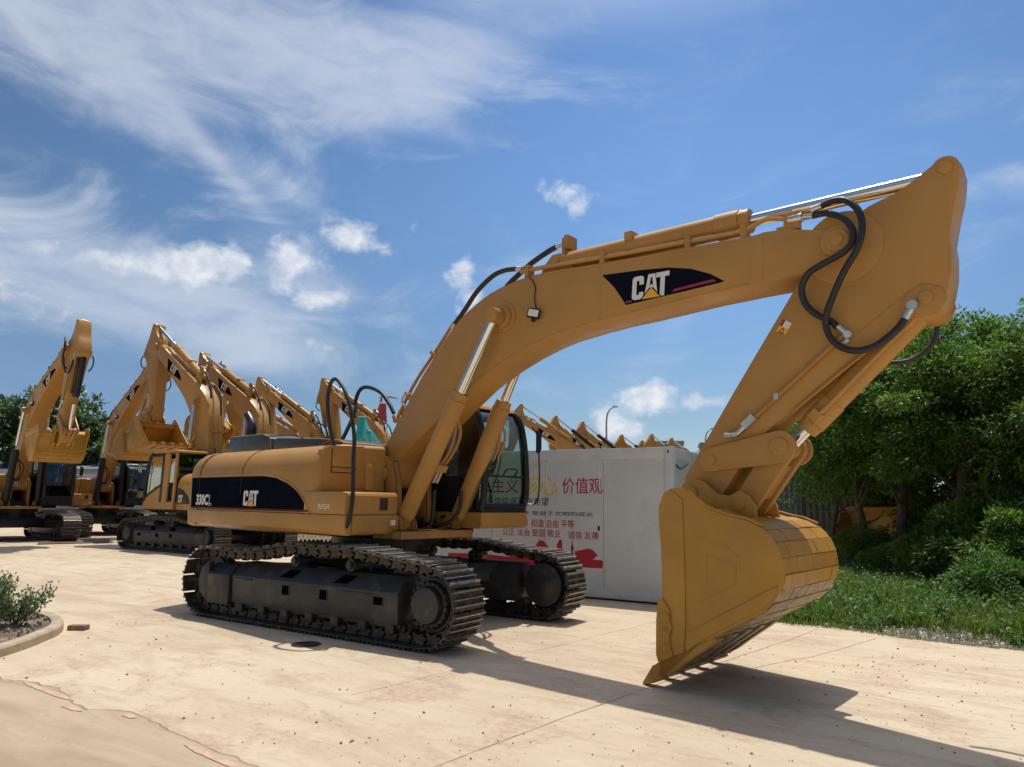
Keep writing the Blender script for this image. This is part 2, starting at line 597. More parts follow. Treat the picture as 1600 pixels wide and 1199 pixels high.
def build_undercarriage(root):
    """returns list of (object, role, parent index)"""
    tmb = build_track()
    tme = tmb.mesh('track')
    items = []
    for s in (-1, 1):
        o = bpy.data.objects.new('track', tme); COL.objects.link(o); o.parent = root
        o.location = (0, 1.295 * s, 0)
    for s in (-1, 1):
        Y = lambda y: 1.295 * s + y * s      # y>0 : outer side
        mb = MB().m(FRAME)
        # frame beam: outer face, sloped top
        prof = [(.215, .24), (.235, .60), (.08, .775), (-.16, .775), (-.26, .60), (-.26, .24)]
        pr = [(Y(a), b) for a, b in prof]
        mb.prism(pr, -1.40, 1.62, 'x')
        # idler end housing
        mb.prism([(Y(a), b) for a, b in [(.245, .20), (.255, .60), (.10, .74), (-.20, .74), (-.26, .6), (-.26, .20)]], -1.93, -1.45, 'x')
        mb.prism([(-1.95, .22), (-2.12, .34), (-2.16, .5), (-2.10, .68), (-1.93, .76)], Y(.15), Y(.24), 'y')
        # lower skirts between rollers
        for i, x in enumerate((-1.32, -.86, -.40, .06, .52, .98, 1.42)):
            mb.box(x, x + .13, min(Y(.10), Y(.21)), max(Y(.10), Y(.21)), .13, .26)
        # ribs and bolts on the outer face
        mb.box(-1.36, -.98, min(Y(.23), Y(.25)), max(Y(.23), Y(.25)), .555, .578)
        mb.box(.70, 1.30, min(Y(.23), Y(.245)), max(Y(.23), Y(.245)), .548, .565)
        # long guard between the lower rollers
        mb.box(-1.75, 1.60, min(Y(.12), Y(.15)), max(Y(.12), Y(.15)), .19, .26)
        mb.m(OPEN_SHADE)  # black blocks on the face stand for the shade inside frame openings
        for x in (-.30, .40):
            mb.box(x - .07, x + .07, min(Y(.18), Y(.238)), max(Y(.18), Y(.238)), .42, .55)
        mb.box(1.24, 1.40, min(Y(.18), Y(.2395)), max(Y(.18), Y(.2395)), .44, .54)
        for x in (-.25, .75):                 # carrier roller openings, their shade put in as black quads
            mb.add([(x - .22, Y(.2035), .64), (x + .02, Y(.2035), .64), (x + .12, Y(.121), .735), (x - .10, Y(.121), .735)], [(0, 1, 2, 3)])
        fr = mb.obj('track_frame', root, bevel=.008)
        # sprocket
        c = Vector((2.02, 0, .495))
        sp = MB().m(FRAME)
        prof = []
        for k in range(23 * 4):
            a = 2 * math.pi * k / 92
            r = (.395, .395, .335, .335)[k % 4]
            prof.append((c.x + r * math.cos(a), c.z + r * math.sin(a)))
        sp.prism(prof, Y(-.03), Y(.03), 'y')
        o = sp.obj('sprocket', fr)
        fd = MB().m(FRAME)
        fd.cyl((c.x, Y(-.20), c.z), (c.x, Y(.10), c.z), .30, n=32)
        fd.cyl((c.x, Y(.10), c.z), (c.x, Y(.16), c.z), .27, .25, n=32)
        fd.cyl((c.x, Y(.16), c.z), (c.x, Y(.235), c.z), .215, .195, n=32)
        for k in range(20):
            a = 2 * math.pi * k / 20
            fd.cyl((c.x + .245 * math.cos(a), Y(.15), c.z + .245 * math.sin(a)), (c.x + .245 * math.cos(a), Y(.185), c.z + .245 * math.sin(a)), .016, n=6)
        fd.obj('final_drive', fr, bevel=.006)
        idl = MB().m(FRAME)
        idl.cyl((-2.02, Y(-.10), .495), (-2.02, Y(.10), .495), .335, n=36)
        idl.cyl((-2.02, Y(-.05), .495), (-2.02, Y(.05), .495), .36, n=36)
        idl.cyl((-2.02, Y(-.16), .495), (-2.02, Y(.16), .495), .12, n=20)
        idl.obj('idler', fr, bevel=.006)
        for x in (-.25, .75):
            cr = MB().m(FRAME)
            cr.cyl((x, Y(-.14), .855), (x, Y(.14), .855), .075, n=18)
            cr.cyl((x, Y(-.18), .855), (x, Y(.18), .855), .045, n=14)
            cr.box(x - .05, x + .05, min(Y(-.2), Y(-.15)), max(Y(-.2), Y(-.15)), .72, .9)
            cr.obj('carrier_roller', fr)
        for i in range(8):
            x = -1.60 + i * .457
            tr = MB().m(FRAME)
            tr.cyl((x, Y(-.16), .175), (x, Y(.06), .175), .085, n=16)
            tr.cyl((x, Y(.03), .175), (x, Y(.07), .175), .10, n=16)
            tr.cyl((x, Y(-.14), .175), (x, Y(-.10), .175), .10, n=16)
            tr.cyl((x, Y(-.2), .19), (x, Y(.12), .19), .05, n=12)
            tr.obj('track_roller', fr)
    cb = MB().m(BLACK)
    cb.box(-.85, .85, -.75, .75, .48, .84)
    for s in (-1, 1):
        for e in (-1, 1):
            cb.prism([(e * .5 - .22, .70 * s), (e * .5 + .22, .70 * s), (e * 1.05 + .20, 1.12 * s), (e * 1.05 - .2, 1.12 * s)], .46, .76, 'z')
    cb.obj('car_body', root, bevel=.02)
    sw = MB().m(BLACK)
    sw.cyl((0, 0, .84), (0, 0, .93), .72, n=48)
    sw.cyl((0, 0, .93), (0, 0, 1.05), .66, n=48)
    for k in range(36):
        a = 2 * math.pi * k / 36
        sw.cyl((.69 * math.cos(a), .69 * math.sin(a), .92), (.69 * math.cos(a), .69 * math.sin(a), .955), .02, n=6)
    sw.cyl((0, 0, 1.04), (0, 0, 1.14), .78, n=48)
    sw.obj('swing_bearing', root)


UPPER = []          # (object, role) for every top part that turns with the house


def U(o, role='house'):
    UPPER.append((o, role))
    return o


def house(root):
    zt = 1.27
    # ---- deck
    d = MB().m(BLACK)
    d.box(-2.8, .60, -1.22, 1.22, 1.18, 1.27)
    d.m(YEL2)
    d.box(.60, 1.16, -.72, .62, 1.15, 1.262)
    for y in (-.30, .26):                       # boom foot ears
        d.prism([(-.35, 1.26), (.62, 1.26), (.58, 1.9), (.48, 2.2), (.30, 2.28), (.12, 2.2), (-.05, 1.85)], y - .03, y + .07, 'y')
    for yc in (-.5, .5):                        # boom cylinder brackets
        for s in (-.115, .085):
            d.prism([(.66, 1.262), (1.12, 1.262), (1.08, 1.42), (.98, 1.47), (.86, 1.46), (.76, 1.38)], yc + s, yc + s + .03, 'y')
        d.cyl((.93, yc - .14, 1.33), (.93, yc + .14, 1.33), .055)
    d.m(BLACK)
    d.box(-.6, .55, -.68, .46, 1.271, 1.42)
    d.box(-.9, -.55, -.68, .46, 1.271, 2.30)
    d.cyl((.55, -.30, 1.36), (.82, -.22, 1.36), .13, n=20)
    U(d.obj('upper_frame', root, bevel=.008))
    # ---- counterweight
    c = MB().m(YEL)
    def plan(rr, xin, w=1.485):
        a1 = math.asin(w / rr)
        return [(xin, -w)] + [(-rr * math.cos(a), rr * math.sin(a)) for a in [-a1 + 2 * a1 * i / 18 for i in range(19)]] + [(xin, w)]
    # stacked layers forming a rounded cast block
    lay = [(1.21, -.06), (1.24, 0), (1.46, .02), (1.48, 0), (2.02, 0), (2.14, -.02), (2.25, -.08), (2.33, -.17), (2.375, -.30)]
    rings = []
    for z, off in lay:
        rr = 3.5 + off; ww = 1.485 + min(off, .01)
        a1 = math.asin(min(.999, ww / rr))
        ring = [(-2.90, -ww, z)] + [(-rr * math.cos(a), rr * math.sin(a), z) for a in [-a1 + 2 * a1 * i / 18 for i in range(19)]] + [(-2.90, ww, z)]
        rings.append(ring)
    nn = len(rings[0])
    vs = [v for rg in rings for v in rg]
    fs = []
    for i in range(len(rings) - 1):
        for k in range(nn):
            fs.append((i * nn + k, i * nn + (k + 1) % nn, (i + 1) * nn + (k + 1) % nn, (i + 1) * nn + k))
    fs += [tuple(range(nn)), tuple(range((len(rings) - 1) * nn, len(rings) * nn))]
    c.add(vs, fs)
    U(c.obj('counterweight', root, bevel=.006))
    # ---- right machinery housing (engine + pumps), rounded top edge
    hp = [(-1.478, 1.47), (-1.482, 2.00), (-1.470, 2.09), (-1.435, 2.18), (-1.375, 2.265), (-1.29, 2.33), (-1.17, 2.375), (-1.0, 2.40), (-.36, 2.41), (-.36, 1.47)]
    e = MB().m(YEL)
    def frontcorner(x0, x1, prof, rad=.10, n=5):
        # sweep profile along x with a rounded front edge
        secs = [(x0, 0.0)]
        for i in range(n + 1):
            a = R(90 * i / n)
            secs.append((x1 - rad + rad * math.sin(a), rad * (1 - math.cos(a))))
        vs = []; m_ = len(prof)
        for x, ins in secs:
            for (y, z) in prof:
                yy = min(y + ins, -.40) if y < -.9 else y
                zz = z - ins * .6 if z > 2.2 else z
                vs.append((x, yy, zz))
        fs = []
        for i in range(len(secs) - 1):
            for k in range(m_):
                fs.append((i * m_ + k, i * m_ + (k + 1) % m_, (i + 1) * m_ + (k + 1) % m_, (i + 1) * m_ + k))
        fs += [tuple(range(m_)), tuple(range((len(secs) - 1) * m_, len(secs) * m_))]
        return vs, fs
    e.add(*frontcorner(-2.885, .34, hp))
    e.m(YEL)
    # rib above the black area that runs down to the storage box
    rib = [(-2.88, 1.985), (-.98, 1.985), (-.62, 1.955), (-.30, 1.87), (-.06, 1.76), (.12, 1.62), (.26, 1.475)]
    e.tube([(x, -1.482, z) for x, z in rib], .012, n=6)
    e.m(BLACK)
    # panel gaps following the shell
    for gx in (-2.872, -1.56):
        pts = [(gx + (0.10 * (z - 2.0) if z > 2.0 else 0), y - .002, z + .0015) for y, z in hp[:8]]
        e.tube(pts, .0045, n=4, sub=3)
    # latch plate
    e.box(-1.86, -1.74, -1.4855, -1.482, 1.66, 1.665)
    e.box(-1.86, -1.74, -1.4855, -1.482, 1.80, 1.805)
    e.box(-1.805, -1.795, -1.4855, -1.482, 1.72, 1.75)
    eh = U(e.obj('engine_housing', root, bevel=0))
    # left housing
    l = MB().m(YEL)
    hl = [(1.478, 1.28), (1.482, 2.00), (1.470, 2.09), (1.435, 2.18), (1.375, 2.265), (1.29, 2.33), (1.17, 2.375), (1.0, 2.40), (.5, 2.41), (.5, 1.28)]
    l.prism(hl, -2.885, -.62, 'x')
    l.m(BLACK)
    for z in (1.62, 1.68, 1.74, 1.80, 1.86):
        l.box(-2.4, -1.7, 1.4825, 1.486, z, z + .03)
    l.prism([(-1.45, 1.45), (-.64, 1.45), (-.64, 1.95), (-.95, 1.88), (-1.25, 1.7)], 1.4826, 1.485, 'y')
    lh = U(l.obj('radiator_housing', root, bevel=.006))
    l = MB()
    emblem(l, lambda u, v: (-.72 - u * .15 + .0, 1.489, 1.50 + v * .22), WHITE, GOLD)
    l.obj('emblem', lh)
    # middle hood
    h = MB().m(YEL2)
    h.box(-2.885, -.70, -.36, .5, 2.2, 2.385)
    h.m(CHARC)
    hood_sec = [(-2.98, 2.39), (-2.92, 2.60), (-2.86, 2.655), (-1.86, 2.655), (-1.66, 2.58), (-1.60, 2.39)]
    h.prism(hood_sec, -1.02, .95, 'y')
    h.prism([(-1.62, 2.385), (-1.60, 2.56), (-1.45, 2.575), (-.40, 2.515), (.10, 2.475), (.22, 2.43), (.22, 2.405), (-1.5, 2.404)], -1.0, .4, 'y')
    U(h.obj('engine_cover', root, bevel=.03, seg=3))
    # hand rail lines and caps on the hood
    hr = MB().m(BLACK)
    hr.tube([(-1.9, -1.02, 2.58), (-1.7, -1.03, 2.60), (-1.0, -1.03, 2.585), (-.75, -1.02, 2.53)], .009, n=6)
    hr.tube([(-2.9, -.98, 2.40), (-3.05, -.95, 2.42), (-3.08, -.85, 2.6), (-2.95, -.75, 2.66)], .009, n=6)
    [U(q_) for q_ in split_objs(hr, 'grab_rail', root, .002)]
    x = MB().m(BLACK)
    x.cyl((-2.60, -.82, 2.6), (-2.60, -.82, 2.80), .085, n=24)
    x.m(EXH)
    x.tube([(-2.60, -.82, 2.78), (-2.60, -.82, 2.84), (-2.66, -.82, 2.93), (-2.78, -.82, 3.04)], [.085 - .02 * i / 18 for i in range(19)], n=18, caps=False)
    x.m(BLACK)
    x.cyl((-2.735, -.82, 3.0), (-2.74, -.82, 3.003), .062, n=18)
    U(x.obj('exhaust_pipe', root))
    # ---- side decal with lettering
    dc = MB().m(NAVY)
    Y = -1.4855
    band = [(-3.10, 1.485), (.275, 1.485), (.14, 1.60), (-.05, 1.74), (-.30, 1.85), (-.62, 1.935), (-.98, 1.965), (-3.14, 1.965)]
    dc.prism(band, Y, Y + .003, 'y')
    dc.m(DRED).prism([(-3.09, 1.488), (.262, 1.488), (.24, 1.512), (-3.09, 1.512)], Y - .0025, Y, 'y')
    emblem(dc, lambda u, v: (-1.455 + u * .255, Y - .003, 1.545 + v * .215), WHITE, GOLD)
    def fit(body, x0, x1, z0, z1, off, yy):
        tv, tf = text_verts(body, .24, 1, off)
        w_ = max(a for a, b in tv); lo = min(b for a, b in tv); hi = max(b for a, b in tv)
        dc.add([(x0 + a / w_ * (x1 - x0), yy, z0 + (b - lo) / (hi - lo) * (z1 - z0)) for a, b in tv], tf)
    dc.m(WHITE)
    fit('330C', -2.93, -2.53, 1.535, 1.705, .010, Y - .003)
    fit('L', -2.515, -2.425, 1.532, 1.700, .008, Y - .003)
    dc.m(NAVY)
    fit('L', -2.508, -2.436, 1.540, 1.692, -.004, Y - .005)
    dc.obj('side_decal', eh)
    # ---- right skirt and storage box
    s = MB().m(YEL)
    sk = [(-1.44, 1.215), (-1.487, 1.27), (-1.497, 1.462), (-1.40, 1.466), (-1.38, 1.215)]
    s.prism(sk, -3.02, 1.02, 'x')
    s.prism([(.93, 1.462), (1.022, 1.462), (1.028, 1.28), (1.0, 1.222), (.93, 1.222)], -1.38, -.64, 'y')
    s.obj('x', None)
    bpy.data.objects.remove(bpy.data.objects['x'])
    U(s.obj('side_skirt', root, bevel=.008))
    t = MB().m(YEL)
    t.prism([(.12, 1.47), (1.005, 1.47), (1.005, 1.70), (.985, 1.735), (.95, 1.75), (.12, 1.755)], -1.486, -.66, 'y')
    t.m(BLACK)
    t.box(1.004, 1.008, -.95, -.82, 1.52, 1.68)
    for k in range(4):
        t.box(1.008, 1.014, -.95, -.82, 1.53 + k * .04, 1.54 + k * .04)
    t.box(.12, .9, -1.4875, -1.486, 1.748, 1.752)
    t.m(YEL2)
    for k in range(2):
        t.cyl((1.0, -1.09 + k * .04, 1.69 - k * .03), (1.018, -1.09 + k * .04, 1.69 - k * .03), .012, n=8)
    sb = U(t.obj('storage_box', root, bevel=.006))
    t = MB()
    tv, tf = text_verts('REGA', .085, 1.25, .001)
    t.m(WHITE).add([(.43 + a + b * .25, -1.4895, 1.535 + b) for a, b in tv], tf)
    t.obj('lettering', sb)
    t = MB().m(LAMPW); t.box(1.03, 1.0315, -.78, -.70, 1.33, 1.40)
    t.obj('sticker', sb)
    # ---- fuel tank front with recessed door
    f = MB().m(YEL)
    f.prism([(-1.38, 1.75), (-1.38, 2.30), (-1.30, 2.36), (-.74, 2.385), (-.74, 1.75)], .20, .345, 'x')
    f.m(BLACK)
    f.box(.345, .349, -1.27, -.86, 2.0, 2.325)
    f.m(YEL)
    f.box(.347, .356, -1.255, -.87, 2.085, 2.32)
    f.prism([(.347, 2.012), (.372, 2.02), (.350, 2.075), (.347, 2.075)], -1.25, -.875, 'y')
    f.m(BLACK)
    f.tube([(-.02, -1.15, 2.40), (.06, -1.1, 2.43), (.18, -1.0, 2.425)], .02, n=8)
    U(f.obj('fuel_tank', root, bevel=.004))
    b = MB().m(YEL)
    prof = [(-.08, 1.55)] + [(.16 + .22 * math.cos(R(a)), 2.07 + .22 * math.sin(R(a))) for a in range(0, 181, 20)] + [(-.08, 1.9)]
    b.prism([(.40, 1.78)] + prof[1:], -.72, -.56, 'y')
    b.prism([(.37, 1.80)] + [(.16 + .18 * math.cos(R(a)), 2.05 + .18 * math.sin(R(a))) for a in range(0, 181, 20)], -.745, -.72, 'y')
    U(b.obj('tank_guard', root, bevel=.01))
    # ---- cab
    cb = MB().m(YEL)
    y0, y1 = .50, 1.50
    cb.prism([(-.45, 1.28), (1.40, 1.28), (1.43, 1.32), (1.43, 1.50), (-.45, 1.50)], y0, y1 + .0, 'y')
    cb.m(BLACK)
    cb.box(.62, .76, y0 - .004, y0, 1.40, 1.45)
    cb.box(-.40, 1.425, y0 + .01, y1 - .02, 1.50, 1.56)
    # side outline of the cab (x,z)
    def post(pts, y, th=.05, wd=.05):
        for i in range(len(pts) - 1):
            a, b_ = Vector((pts[i][0], y, pts[i][1])), Vector((pts[i + 1][0], y, pts[i + 1][1]))
            dd = (b_ - a); n_ = Vector((-dd.z, 0, dd.x)).normalized() * wd / 2
            vs = []
            for yy in (-th / 2, th / 2):
                for p in (a - n_ - dd.normalized() * .01, a + n_ - dd.normalized() * .01, b_ + n_ + dd.normalized() * .01, b_ - n_ + dd.normalized() * .01):
                    vs.append(p + Vector((0, yy, 0)))
            cb.add(vs, [(0, 1, 2, 3), (7, 6, 5, 4), (0, 4, 5, 1), (1, 5, 6, 2), (2, 6, 7, 3), (3, 7, 4, 0)])
    front = [(1.38, 1.54), (1.44, 1.75), (1.445, 2.05), (1.41, 2.45), (1.34, 2.78), (1.24, 2.96), (1.08, 3.03)]
    for y in (y0 + .035, y1 - .04):
        cb.tube([(a, y, b_) for a, b_ in front], .048, n=10)
    cb.m(YEL)
    post([(-.38, 1.5), (-.38, 3.0)], y1 - .04, .05, .12)
    post([(.15, 1.5), (.15, 3.0)], y1 - .03, .05, .30)
    cb.m(BLACK)
    post([(.37, 1.5), (.37, 3.0)], y1 - .025, .055, .13)
    cb.tube([(a - .03, y1 - .03, b_) for a, b_ in front], .062, n=10)
    cb.tube([(.40, y1 - .03, 2.96), (1.12, y1 - .03, 2.97)], .045, n=8, smooth=False)
    post([(-.38, 1.5), (-.38, 3.0)], y0 + .03, .05, .12)
    post([(.42, 1.5), (.42, 3.0)], y0 + .03, .04, .07)
    cb.box(-.42, 1.0, y0 + .005, y0 + .045, 1.54, 2.02)
    cb.tube([(1.09, y, 3.02) for y in (y0 + .03, y1 - .04)], .045, n=10, smooth=False)
    cb.tube([(1.41, y, 1.60) for y in (y0 + .03, y1 - .04)], .04, n=10, smooth=False)
    cb.tube([(1.445, y, 2.02) for y in (y0 + .03, y1 - .04)], .016, n=8, smooth=False)
    cb.box(-.42, 1.05, y0 + .01, y0 + .06, 2.96, 3.04)
    cb.box(-.42, 1.05, y1 - .07, y1 - .02, 2.96, 3.04)
    cb.box(-.43, -.39, y0 + .02, y1 - .04, 1.5, 2.2)
    cab = U(cb.obj('cab', root))
    dp_ = MB().m(YEL)
    dp_.prism([(.32, 1.5), (.32, 2.02), (.75, 1.98), (1.30, 1.62), (1.38, 1.5)], y1 - .035, y1 - .004, 'y')
    dp_.m(BLACK)
    dp_.prism([(.30, 1.50), (.30, 2.04), (.77, 2.0), (1.33, 1.63), (1.40, 1.50)], y1 - .055, y1 - .0365, 'y')
    dp_.tube([(1.38, y1 - .02, 1.60), (1.0, y1 - .02, 1.80), (.42, y1 - .02, 2.02)], .045, n=8)
    dp_.obj('door_panel', cab)
    rf = MB().m(YEL)
    rf.prism([(-.46, 3.03), (1.12, 3.03), (1.22, 3.0), (1.16, 3.07), (1.0, 3.115), (-.3, 3.125), (-.46, 3.09)], y0 - .005, y1 + .005, 'y')
    rf.obj('roof', cab, bevel=.02)
    def pane(nm, vs, gm=None):
        g = MB().m(gm or GLASS)
        g.add(vs, [tuple(range(len(vs)))])
        g.obj(nm, cab)
    fx = [(1.425, 1.60), (1.443, 2.0)]
    pane('window', [(1.415, y0 + .05, 1.62), (1.415, y1 - .06, 1.62), (1.452, y1 - .06, 2.01), (1.452, y0 + .05, 2.01)])
    g = MB().m(GLASS)
    cur = [(1.452, 2.03), (1.415, 2.45), (1.345, 2.78), (1.25, 2.94), (1.12, 3.005)]
    vs = [(a, y0 + .05, b_) for a, b_ in cur] + [(a, y1 - .06, b_) for a, b_ in cur]
    g.add(vs, [(i, i + 1, i + 6, i + 5) for i in range(4)])
    g.obj('windshield', cab)
    sidew = [(1.36, 1.62), (1.42, 1.78), (1.42, 2.05), (1.39, 2.45), (1.31, 2.78), (1.2, 2.94), (1.08, 2.98)]
    pane('window', [(a, y0 + .03, b_) for a, b_ in [(.45, 2.02), (1.42, 2.02), (1.39, 2.45), (1.31, 2.78), (1.2, 2.94), (1.08, 2.98), (.45, 2.98)]], GLASSD)
    pane('window', [(a, y0 + .03, b_) for a, b_ in [(-.32, 2.05), (.39, 2.05), (.39, 2.95), (-.32, 2.95)]], GLASSD)
    pane('window', [(a, y1 - .03, b_) for a, b_ in [(.37, 1.58), (1.36, 1.58), (1.43, 1.80), (1.42, 2.05), (1.39, 2.45), (1.31, 2.78), (1.2, 2.94), (1.08, 2.98), (.37, 2.98)]])
    pane('window', [(a, y1 - .04, b_) for a, b_ in [(-.31, 2.1), (.0, 2.1), (.0, 2.85), (-.31, 2.85)]])
    pane('window', [(-.41, y0 + .1, 2.22), (-.41, y1 - .1, 2.22), (-.41, y1 - .1, 2.95), (-.41, y0 + .1, 2.95)])
    st = MB().m(SEAT)
    st.box(-.15, .40, .75, 1.25, 1.75, 1.92)
    st.prism([(-.22, 1.85), (-.05, 1.85), (-.12, 2.55), (-.2, 2.6), (-.28, 2.55)], .77, 1.23, 'y')
    st.box(-.28, -.18, .88, 1.12, 2.6, 2.78)
    st.box(-.1, .45, .60, .74, 1.56, 2.0)
    st.box(-.1, .45, 1.26, 1.38, 1.56, 2.0)
    st.obj('seat', cab, bevel=.03)
    lv = MB().m(BLACK)
    lv.tube([(.42, .67, 2.0), (.50, .67, 2.12), (.52, .67, 2.22)], .02)
    lv.tube([(.42, 1.32, 2.0), (.50, 1.32, 2.12), (.52, 1.32, 2.22)], .02)
    for y in (.90, 1.02):
        lv.tube([(1.15, y, 1.56), (1.12, y, 1.8), (.98, y + .02, 2.12)], .014)
        lv.cyl((.98, y + .02, 2.12), (.96, y + .02, 2.17), .024)
    lv.box(1.1, 1.16, .60, .78, 1.9, 2.2)
    lv.tube([(1.13, .69, 1.56), (1.13, .69, 1.95)], .02, smooth=False)
    split_objs(lv, 'control_lever', cab, .005)
    wp = MB().m(BLACK)
    wp.tube([(1.465, .62, 1.72), (1.475, .80, 2.1), (1.44, .90, 2.45)], .009, n=6)
    wp.tube([(1.465, .62, 2.06), (1.47, .72, 2.14), (1.445, .82, 2.40)], .012, n=6)
    wp.obj('wiper', cab)
    hd = MB().m(BLACK)
    hd.tube([(1.43, .95, 2.03), (1.50, .95, 2.12), (1.50, 1.18, 2.12), (1.43, 1.2, 2.03)], .012, n=6)
    hd.obj('handle', cab)
    mr = MB().m(BLACK)
    mr.tube([(1.40, 1.5, 1.62), (1.52, 1.62, 1.66), (1.54, 1.66, 2.0), (1.50, 1.66, 2.62), (1.44, 1.60, 2.80)], .012, n=6)
    mr.prism([(1.60, 2.40), (1.67, 2.40), (1.72, 2.46), (1.72, 2.70), (1.66, 2.75), (1.60, 2.75)], 1.515, 1.53, 'x')
    mr.m(CHROME)
    mr.prism([(1.615, 2.42), (1.665, 2.42), (1.705, 2.47), (1.705, 2.69), (1.655, 2.73), (1.615, 2.73)], 1.510, 1.5148, 'x')
    U(mr.obj('mirror', root))


LOGO = [(3.96, 4.235), (4.454, 4.19), (4.804, 4.144), (5.061, 4.075), (5.269, 3.975), (5.415, 3.87), (5.36, 3.862), (4.834, 3.843), (4.269, 3.825), (4.215, 3.915), (4.12, 4.06)]


def boom_parts(root):
    top = [(.942, 3.383), (1.376, 3.839), (1.664, 4.09), (1.947, 4.245), (2.20, 4.345), (2.402, 4.395), (2.663, 4.435), (2.95, 4.45), (3.30, 4.435), (3.811, 4.395), (4.457, 4.348), (5.212, 4.305), (5.767, 4.273), (5.831, 4.283), (6.058, 4.26), (6.40, 4.155)]
    nose = [(SPIN.x + .145 * math.cos(R(a)), SPIN.z + .145 * math.sin(R(a))) for a in range(75, -96, -19)]
    bot = [(6.30, 3.835), (6.175, 3.794), (5.95, 3.775), (5.669, 3.775), (5.194, 3.765), (4.446, 3.722), (4.059, 3.708), (3.709, 3.680), (3.291, 3.635), (3.027, 3.578), (2.701, 3.485), (2.361, 3.357), (1.949, 3.164), (1.60, 2.945), (1.239, 2.694), (.80, 2.42), (.45, 2.20)]
    foot = [(FOOT.x + .20 * math.cos(R(a)), FOOT.z + .20 * math.sin(R(a))) for a in range(-20, -200, -30)]
    back = [(.18, 2.40), (.443, 2.762)]
    prof = top + nose + bot + foot + back
    w_ = .25
    b = MB().m(YEL)
    # box section: two side plates slightly proud of the top and bottom plates
    b.prism(prof, -w_, w_, 'y')
    # side flange weld line where the nose casting begins
    for s in (-1, 1):
        b.prism([(5.68, 3.79), (5.80, 3.79), (5.83, 4.27), (5.70, 4.275)], s * .2465, s * .2535, 'y')
        b.cyl((SPIN.x, s * .25, SPIN.z), (SPIN.x, s * .31, SPIN.z), .145, n=32)
        b.cyl((SPIN.x, s * .31, SPIN.z), (SPIN.x, s * .335, SPIN.z), .10, n=28)
        b.cyl((SPIN.x, s * .335, SPIN.z), (SPIN.x, s * .352, SPIN.z), .055, n=24)
        # boom cylinder boss
        b.cyl((BOOMC1.x + .03, s * .25, BOOMC1.z), (BOOMC1.x + .03, s * .262, BOOMC1.z), .20, n=36)
        b.cyl((BOOMC1.x + .015, s * .26, BOOMC1.z), (BOOMC1.x + .015, s * .30, BOOMC1.z), .15, n=32)
        b.cyl((BOOMC1.x, s * .30, BOOMC1.z), (BOOMC1.x, s * .47, BOOMC1.z), .10, n=28)
        b.cyl((FOOT.x, s * .25, FOOT.z), (FOOT.x, s * .40, FOOT.z), .09, n=24)
        # stick cylinder brackets
        b.prism([(2.92, 4.42), (3.50, 4.40), (3.38, 4.62), (3.27, 4.70), (3.14, 4.70), (3.03, 4.60)], s * .09, s * .13, 'y')
    for s in (-1, 1):
        b.tube([(x, s * .2505, z + .012) for x, z in bot[3:]], .007, n=6, sub=3)
        b.tube([(x, s * .2505, z - .014) for x, z in top[:13]], .006, n=6, sub=3)
        b.tube([(3.93, s * .2505, 4.37), (3.93, s * .2505, 3.73)], .004, n=4, smooth=False)
    b.cyl((3.2, -.15, 4.60), (3.2, .15, 4.60), .05)
    b.box(5.95, 6.10, -.24, -.16, 4.25, 4.30)
    boom = U(b.obj('boom', root, bevel=.010), 'boom')
    for s in (-1, 1):
        d = MB().m(NAVY)
        pl = LOGO if s < 0 else [(9.375 - x, z + .04 * (x - 4.7)) for x, z in LOGO]
        if s > 0:
            pl = [(x, z + (.11 * (4.7 - x))) for x, z in pl]
        d.prism(pl, s * .2505, s * .2535, 'y')
        Yd = s * .2545
        tilt = -.085
        if s < 0:
            def place(u, v): 
                return (4.345 + u * .285 + v * .02, Yd, 3.862 + v * .262 + u * .285 * tilt * .35)
        else:
            def place(u, v):
                return (4.95 - u * .285, Yd, 3.875 + v * .262 + u * .02)
        if s < 0:
            d.m(REDL)
            d.prism([(4.84, 3.868), (5.33, 3.886), (5.30, 3.915), (4.86, 3.895)], s * .2535, s * .2545, 'y')
            d.prism([(4.275, 3.842), (4.345, 3.845), (4.343, 3.868), (4.262, 3.866)], s * .2535, s * .2545, 'y')
        emblem(d, place, WHITE, GOLD)
        d.obj('emblem', boom)
    # hydraulic lines along the back of the boom
    p = MB().m(YEL2)
    for dy, dz in ((-.215, 0), (-.165, .035)):
        p.tube([(2.70, dy, 4.55 + dz), (3.2, dy, 4.515 + dz), (4.223, dy, 4.44 + dz), (5.0, dy, 4.39 + dz), (5.55, dy, 4.36 + dz), (5.72, dy, 4.385 + dz), (5.86, dy, 4.42 + dz), (6.08, dy, 4.42 + dz if dz else 4.36)], .022, n=8)
    p.tube([(5.86, -.165, 4.455), (6.1, -.19, 4.425), (6.31, -.24, 4.385)], .024, n=8)
    for x, z in ((2.82, 4.54), (3.95, 4.46), (5.02, 4.38), (5.62, 4.35)):
        p.box(x - .03, x + .03, -.245, -.12, z - .09, z + .07)
    p.box(6.02, 6.16, -.235, -.15, 4.25, 4.42)
    for dy in (-.12, -.02, .08):
        p.tube([(1.42, dy, 4.12), (1.05, dy, 3.74), (.72, dy, 3.42), (.50, dy, 3.16), (.33, dy, 2.92), (.24, dy, 2.80), (.20, dy, 2.86)], .024, n=8)
    for x, z in ((1.10, 3.66), (.58, 3.12), (.33, 2.80)):
        M = Matrix.Translation((x, 0, z)) @ Matrix.Rotation(R(-48), 4, 'Y')
        p.box(-.025, .025, -.18, .14, -.06, .12, M)
    p.obj('hydraulic_pipe', boom)
    z = MB().m(ZINC)
    z.cyl((6.06, -.2, 4.36), (6.19, -.21, 4.355), .045, n=12)
    z.cyl((6.19, -.21, 4.355), (6.30, -.24, 4.33), .03, n=12)
    z.cyl((6.29, -.24, 4.388), (6.39, -.265, 4.395), .032, n=12)
